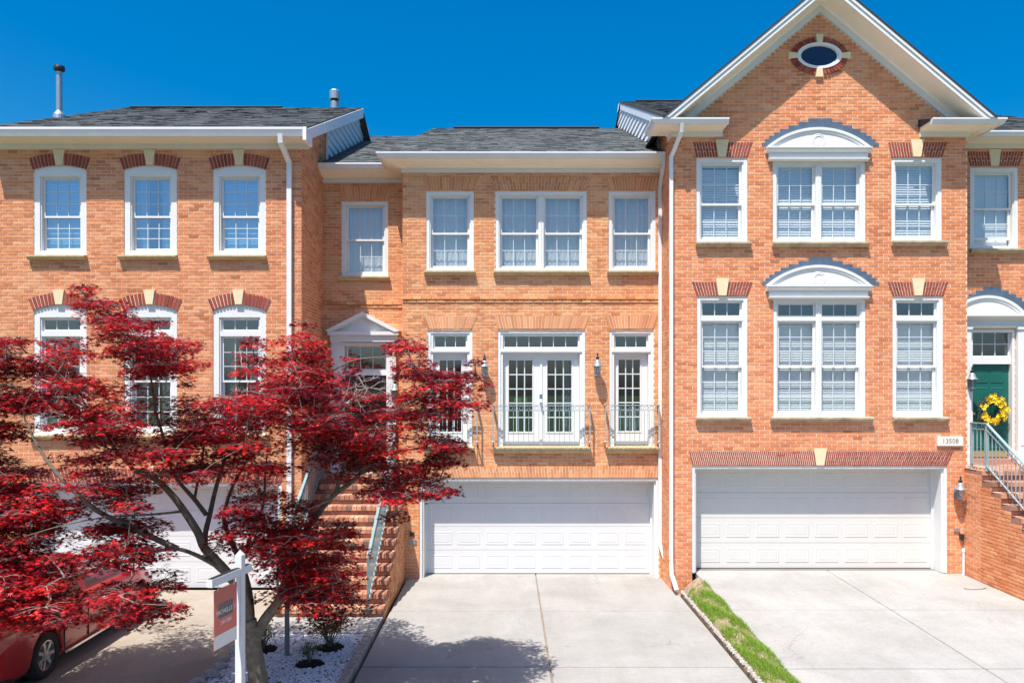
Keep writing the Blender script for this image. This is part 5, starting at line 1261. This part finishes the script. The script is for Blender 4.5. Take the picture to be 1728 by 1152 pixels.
    # wheels
    for yw in (yr, yf):
        for sx in (1, -1):
            xw = xc + sx*(W/2-0.11); c = (xw, yw, z0+0.325)
            w_ = MB().lathe([(0.20, -0.10), (0.30, -0.105), (0.325, -0.08), (0.325, 0.08), (0.30, 0.105), (0.215, 0.10), (0.21, 0.02)], c, 28, 'x').build('wheel', M['tyre'], t, smooth=False)
            rim = MB().lathe([(0.215, -0.09*sx), (0.215, 0.088*sx), (0.195, 0.09*sx), (0.19, 0.04*sx), (0.05, 0.03*sx)], c, 24, 'x')
            for k in range(7):
                a = k*2*math.pi/7; u = Vector((0, math.cos(a), math.sin(a))); v = Vector((0, -math.sin(a), math.cos(a)))
                rim.obox(Vector(c) + u*0.115 + Vector((sx*0.07, 0, 0)), u, v, Vector((1,0,0)), 0.09, 0.024, 0.012)
            rim.lathe([(0.05, 0.05*sx), (0.045, 0.09*sx), (0.0, 0.092*sx)], c, 14, 'x'); rim.build('rim', M['wheel_rim'], w_)
            MB().lathe([(0.36, -0.30*sx), (0.36, -0.12*sx)], c, 28, 'x').build('wheel_well', M['car_dark'], t)
    # mirrors, lamps, trim
    for sx in (1, -1):
        m = MB(); icorock(m, (xc+sx*0.99, y_back+LEN*0.665, z0+1.0), .10, .07, .07, .5, 10, 6); o = m.build('mirror', M['car_paint'], t, smooth=True)
        MB().box(xc+sx*0.99-.085, xc+sx*0.99+.085, y_back+LEN*0.665-0.066, y_back+LEN*0.665-0.05, z0+.955, z0+1.04).build('mirror_glass', M['chrome'], o)
        MB().prism_x([(y_back+.02, z0+.66), (y_back+.40, z0+.76), (y_back+.36, z0+.86), (y_back+.06, z0+.84)], xc+sx*0.70, xc+sx*0.865).build('tail_light', M['tail_lens'], t)
        MB().prism_x([(y_front-.10, z0+.56), (y_front-.52, z0+.68), (y_front-.55, z0+.76), (y_front-.25, z0+.72)], xc+sx*0.66, xc+sx*0.835).build('headlight', M['chrome'], t)
        MB().box(xc+sx*0.893-.012, xc+sx*0.893+.012, yr+0.42, yf-0.42, z0+.205, z0+.235).build('sill_trim', M['chrome'], t)
        for u in (.34, .56): MB().box(xc+sx*0.9-.022, xc+sx*0.9+.022, y_back+LEN*u-.09, y_back+LEN*u+.09, z0+.80, z0+.825).build('door_handle', M['car_paint'], t)
        for u in (.305, .44, .655): MB().box(xc+sx*0.897-.006, xc+sx*0.897+.008, y_back+LEN*u-.004, y_back+LEN*u+.004, z0+.28, z0+.86).build('door_seam', M['car_dark'], t)
    MB().lathe([(.075, 0), (.075, .008), (.068, .010), (.066, .006), (.0, .006)], (xc+.893, yr+.52, z0+.74), 20, 'x').build('fuel_door', M['car_paint'], t)
    MB().box(xc-.25, xc+.25, y_back-.03, y_back+.02, z0+.62, z0+.74).build('number_plate', M['sign_white'], t)
car()

# ================================================================== JAPANESE MAPLE
def maple():
    g = np.random.default_rng(11); TX, TD = -3.4, 10.2
    t = thing('japanese_maple', (TX, TD, 0), 'spreading red leaved japanese maple with forked grey trunk in the pebble bed', 'tree')
    limbs = []
    def limb(pts, r0, r1):
        P = [P3(x, y, d) for x, y, d in pts]
        # smooth the polyline
        Q = []
        for i in range(len(P)-1):
            p0, p1, p2, p3 = P[max(0, i-1)], P[i], P[i+1], P[min(len(P)-1, i+2)]
            for k in range(4):
                u = k/4; Q.append(0.5*((2*p1) + (p2-p0)*u + (2*p0-5*p1+4*p2-p3)*u*u + (3*p1-p0-3*p2+p3)*u**3))
        Q.append(P[-1]); n = len(Q)
        rad = [r0 + (r1-r0)*(i/(n-1))**0.8 for i in range(n)]
        limbs.append((Q, rad)); return Q
    T = 10.2
    limb([(440, 1200, T), (437, 1160, T), (432, 1120, T), (426, 1080, T), (421, 1045, T)], .155, .095)
    limb([(427, 1085, T), (418, 1040, T), (408, 1000, 10.15), (380, 962, 10.1), (346, 925, 10.0), (334, 898, 9.95), (311, 862, 9.9), (288, 832, 9.85), (262, 808, 9.8), (225, 792, 9.7)], .085, .03)
    limb([(384, 968, 10.1), (352, 938, 10.2), (346, 905, 10.3), (354, 868, 10.4), (363, 828, 10.5), (374, 792, 10.5), (384, 768, 10.5), (420, 725, 10.5), (465, 665, 10.5), (505, 612, 10.5), (512, 580, 10.5)], .05, .008)
    limb([(372, 958, 10.1), (335, 938, 9.8), (300, 926, 9.6), (262, 930, 9.4), (225, 942, 9.2), (165, 958, 9.0), (110, 975, 8.8)], .035, .008)
    limb([(300, 926, 9.6), (240, 898, 9.5), (165, 862, 9.3), (112, 815, 9.2), (87, 787, 9.2), (66, 756, 9.2), (52, 728, 9.2), (40, 690, 9.2), (70, 640, 9.2)], .042, .006)
    limb([(348, 868, 10.3), (328, 842, 10.2), (304, 815, 10.1), (288, 788, 10.0), (275, 735, 10.0), (262, 690, 9.9), (255, 640, 9.9), (238, 590, 9.9), (195, 540, 9.8), (150, 500, 9.8)], .034, .005)
    limb([(424, 1060, 10.25), (420, 1000, 10.6), (406, 948, 10.7), (388, 908, 10.8), (378, 872, 10.9), (392, 822, 11.0), (420, 770, 11.1), (440, 720, 11.1)], .06, .012)
    limb([(414, 940, 10.7), (424, 900, 10.7), (444, 852, 10.7), (448, 795, 10.8), (452, 750, 10.8)], .034, .008)
    limb([(430, 1078, 10.2), (447, 1045, 10.25), (470, 1014, 10.3), (481, 985, 10.35), (492, 942, 10.4), (510, 905, 10.4), (535, 868, 10.4), (562, 836, 10.35), (592, 814, 10.3), (622, 786, 10.2), (662, 764, 10.1), (720, 755, 10.0), (770, 752, 9.9)], .085, .008)
    limb([(566, 834, 10.35), (576, 800, 10.3), (590, 765, 10.2), (628, 722, 10.0), (670, 690, 9.9), (715, 668, 9.8), (760, 655, 9.7), (805, 640, 9.6)], .032, .005)
    limb([(622, 786, 10.2), (660, 790, 10.4), (700, 802, 10.5), (750, 815, 10.6)], .022, .005)
    limb([(470, 1014, 10.3), (510, 998, 10.0), (550, 985, 9.7), (590, 978, 9.5)], .03, .006)
    limb([(492, 942, 10.4), (520, 925, 10.0), (560, 905, 9.6), (585, 895, 9.4)], .024, .005)
    limb([(311, 862, 9.9), (250, 868, 9.5), (180, 872, 9.2), (110, 885, 8.9), (40, 905, 8.7)], .018, .004)
    limb([(590, 765, 10.2), (560, 700, 10.3), (540, 650, 10.3), (590, 610, 10.2), (670, 600, 10.1), (715, 590, 10.0)], .02, .004)
    limb([(225, 792, 9.7), (180, 740, 9.6), (150, 690, 9.6), (110, 640, 9.6), (60, 600, 9.5), (10, 595, 9.5)], .024, .005)
    limb([(328, 842, 10.2), (340, 780, 10.6), (350, 730, 10.8), (380, 680, 10.9), (420, 620, 10.9)], .022, .004)
    wood = MB()
    for Q, rad in limbs: wood.tube(Q, rad, 10 if rad[0] > .05 else 7)
    # crown: sprays laid out band by band over the height of the tree (bounds in photo units at the trunk's distance)
    bands = [(483, 508, [(122, 165, 6)]), (508, 540, [(132, 232, 7)]), (540, 570, [(160, 278, 8), (487, 528, 4)]),
      (570, 600, [(-60, 60, 5), (72, 160, 5), (165, 345, 8), (405, 450, 5), (468, 552, 8), (648, 722, 6)]),
      (600, 630, [(-90, 170, 7), (186, 350, 7), (398, 470, 7), (455, 562, 7), (576, 606, 6), (668, 742, 8), (782, 815, 6)]),
      (630, 660, [(-90, 60, 5), (60, 205, 7), (205, 240, 3), (302, 330, 3), (425, 600, 9), (660, 825, 7)]),
      (660, 690, [(-90, 262, 7), (286, 340, 5), (340, 620, 9), (610, 660, 5), (660, 830, 7)]),
      (690, 720, [(-90, 60, 4), (72, 250, 8), (250, 620, 9), (620, 785, 8)]),
      (720, 750, [(-90, 50, 3), (80, 240, 7), (240, 460, 8), (470, 700, 8), (700, 782, 6)]),
      (750, 780, [(-90, 25, 4), (100, 240, 4), (205, 470, 7), (490, 720, 7), (720, 795, 8)]),
      (780, 810, [(-90, 90, 6), (120, 205, 3), (215, 400, 6), (400, 520, 5), (560, 640, 3), (632, 752, 9)]),
      (810, 840, [(-90, 110, 8), (125, 262, 6), (385, 490, 5), (600, 775, 7)]),
      (840, 872, [(-90, 160, 8), (170, 250, 5), (372, 462, 6), (450, 540, 5), (642, 690, 4)]),
      (872, 900, [(-90, 130, 8), (130, 290, 7), (362, 540, 9), (545, 600, 8)]),
      (900, 930, [(-90, 120, 7), (120, 300, 6), (345, 400, 4), (402, 618, 10)]),
      (930, 960, [(-90, 150, 9), (150, 265, 5), (435, 602, 10)]),
      (960, 990, [(-90, 135, 10), (250, 308, 4), (442, 610, 9)]),
      (990, 1022, [(-90, 130, 10), (130, 282, 8), (290, 318, 4), (432, 616, 6)]),
      (1022, 1046, [(-90, 150, 9), (150, 306, 6), (500, 612, 2)])]
    LP = [(Q[i], rad[i]) for Q, rad in limbs for i in range(len(Q)) if rad[i] < .06]
    LA = np.array([tuple(p) for p, _ in LP])
    pads = []
    for (ya, yb, spans) in bands:
        for (xa, xb, dens) in spans:
            n = max(1, int(round((xb-xa)*(yb-ya)*dens*0.00039 + g.random()*0.6)))
            for k in range(n):
                hw = min(g.uniform(28, 60), (xb-xa)/2); px = g.uniform(xa+hw*0.75, xb-hw*0.75) if xb-xa > 1.5*hw else (xa+xb)/2
                py = g.uniform(ya, yb)
                u = min(1, abs(px-430)/470); dm = (10.05 - 0.8*max(0, (py-860)/200) - 0.25) if px < 330 else 10.15 + 0.5*max(0, (py-860)/200)
                d = dm + g.normal(0, 0.75)*math.sqrt(max(.08, 1-u*u)); d = min(12.0, max(8.1, d))
                if px > 600: d = min(10.6, max(9.3, d))
                pads.append((P3(px, py, d), hw*d/F))
    tint = []; V = []; Fc = []; twigs = MB()
    # leaf template: seven-lobed palmate blade with a fold along its middle
    ang = [-128, -82, -40, 0, 40, 82, 128]; ln = [.42, .74, .95, 1.0, .95, .74, .42]; tpl = [(0, 0, 0)]; out = []
    for k in range(7):
        a = R(ang[k]); out.append((ln[k]*math.sin(a), ln[k]*math.cos(a), -0.10*ln[k]))
        if k < 6: b = R((ang[k]+ang[k+1])/2); out.append((.30*math.sin(b), .30*math.cos(b), .02))
    out.append((0, -.10, 0)); tpl += out; tpl = np.array(tpl); nf = len(out)
    faces = [(0, 1+k, 1+(k+1) % nf) for k in range(nf)]
    inst = []
    # join the sprays to the limbs like a growing branch: each to the nearest wood already there
    todo = list(range(len(pads))); C = np.array([tuple(c) for c, _ in pads]); best = np.full(len(pads), 9.9); src = [None]*len(pads); lvl = [0]*len(pads)
    for i in todo:
        w_ = C[i] - LA + np.array([0, 0, 0.0]); dd = np.linalg.norm(w_, axis=1) + np.where(LA[:, 2] > C[i][2] + .15, .35, 0); j = int(np.argmin(dd)); best[i] = dd[j]; src[i] = LP[j][0]
    while todo:
        i = min(todo, key=lambda k: best[k]); todo.remove(i); c = pads[i][0]; q = src[i]
        mid = (q + c)/2 + Vector((g.normal(0, .04), g.normal(0, .04), -.03*best[i] + g.normal(0, .03))); r0 = max(.0045, .011 - .0022*lvl[i])
        twigs.tube([q, mid, c], [r0, r0*.8, r0*.62], 5)
        for k in todo:
            d_ = np.linalg.norm(C[k]-C[i]) + .08
            if d_ < best[k]: best[k] = d_; src[k] = c; lvl[k] = lvl[i]+1
    for c, r in pads:
        tips = []
        for k in range(5):
            a = g.uniform(0, 6.28); e = c + Vector((math.cos(a)*r*g.uniform(.5, .95), math.sin(a)*r*g.uniform(.5, .95), g.normal(0, .03)))
            twigs.tube([c, (c+e)/2 + Vector((0, 0, .02)), e], [.004, .003, .0018], 4); tips.append(e)
        pt = g.normal(0, .16); n = int(45 + 98*(r/.36)**1.7)
        sl_ = Vector((g.normal(0, .10), g.normal(0, .10), 0))
        for k in range(n):
            a = g.uniform(0, 6.28); rr = r*math.sqrt(g.random())*1.04
            dx, dy = rr*math.cos(a), rr*math.sin(a)
            inst.append((c.x+dx, c.y+dy, c.z + sl_.x*dx + sl_.y*dy - .14*rr*rr/r + g.normal(0, .024), a + g.normal(0, .8), g.normal(-.26, .24), g.normal(0, .28), g.uniform(.034, .059), min(1, max(0, .34 + pt + g.normal(0, .26)))))
    I = np.array(inst); n = len(I)
    # nearest 250 big leaves stay single objects
    yaw, pit, rol, sc = I[:, 3], I[:, 4], I[:, 5], I[:, 6]
    A = np.stack([np.cos(yaw)*np.cos(pit), np.sin(yaw)*np.cos(pit), np.sin(pit)], 1)          # blade direction
    B0 = np.stack([-np.sin(yaw), np.cos(yaw), np.zeros(n)], 1); Cn = np.cross(A, B0)
    B = B0*np.cos(rol)[:, None] + Cn*np.sin(rol)[:, None]; Nn = np.cross(B, A) * -1.0
    Nn = np.where((Nn[:, 2] < 0)[:, None], -Nn, Nn)
    pts = I[:, None, :3] + sc[:, None, None]*(tpl[None, :, 0:1]*B[:, None, :] + tpl[None, :, 1:2]*A[:, None, :] + tpl[None, :, 2:3]*Nn[:, None, :])
    order = np.argsort(I[:, 1]); single = set(order[:300].tolist()); keep = np.array([i for i in range(n) if i not in single])
    pk = pts[keep].reshape(-1, 3); nv = len(tpl); fa = np.array(faces)
    allf = (fa[None] + (np.arange(len(keep))*nv)[:, None, None]).reshape(-1, 3)
    me = bpy.data.meshes.new('crown'); me.vertices.add(len(pk)); me.vertices.foreach_set('co', pk.astype(np.float32).ravel())
    me.loops.add(allf.size); me.loops.foreach_set('vertex_index', allf.astype(np.int32).ravel())
    me.polygons.add(len(allf)); me.polygons.foreach_set('loop_start', np.arange(0, allf.size, 3, dtype=np.int32))
    try: me.polygons.foreach_set('loop_total', np.full(len(allf), 3, dtype=np.int32))
    except Exception: pass
    me.update(calc_edges=True); me.validate()
    at = me.attributes.new('tint', 'FLOAT', 'POINT'); at.data.foreach_set('value', np.repeat(I[keep, 7], nv).astype(np.float32))
    # bare dead sprays
    def spray(p, dirv, L, r, depth):
        e = p + dirv*L; m_ = (p+e)/2 + Vector((g.normal(0, .1), g.normal(0, .1), g.normal(0, .1)))*L*.5; bare.tube([p, m_, e], [r, r*.85, r*.7], 4)
        if depth:
            for k in range(g.integers(2, 4)):
                nd = (dirv + Vector((g.normal(0, .45), g.normal(0, .3), g.normal(.05, .4)))).normalized(); spray(m_.lerp(e, g.uniform(.3, 1)), nd, L*g.uniform(.55, .85), r*.66, depth-1)
    bare = MB()
    for (x_, y_, d_, vx, vz, L_, dp) in ((575, 668, 10.1, .8, .5, .26, 4), (560, 690, 10.0, .9, .35, .24, 4), (610, 675, 10.0, .5, .8, .2, 3), (345, 720, 9.9, -.4, .8, .22, 3), (400, 700, 10.0, .1, 1, .16, 3), (410, 620, 10.2, -.1, 1, .16, 2), (110, 700, 9.3, -.9, .3, .22, 3), (55, 730, 9.2, .4, .8, .16, 3), (275, 670, 9.8, .2, .9, .22, 3), (520, 860, 10.0, .9, .4, .2, 3), (700, 740, 9.8, .2, .9, .18, 2), (150, 690, 9.5, -.8, .4, .2, 3)):
        spray(P3(x_, y_, d_), Vector((vx, g.normal(0, .2), vz)).normalized(), L_, .007, dp)
    bare.build('bare_twigs', M['twig_pale'], t, kind='stuff')
    wood.build('trunk', M['bark'], t, smooth=True)
    crown = link('crown', me, M['leaf'], t, kind='stuff')
    for i in single:
        MB().add([tuple(p - I[i, :3]) for p in pts[i]], faces, tint=float(I[i, 7])).build('leaf', M['leaf'], crown, loc=tuple(I[i, :3]))
    twigs.build('twigs', M['twig'], t, kind='stuff')
    print('leaves', n, 'pads', len(pads))
maple()
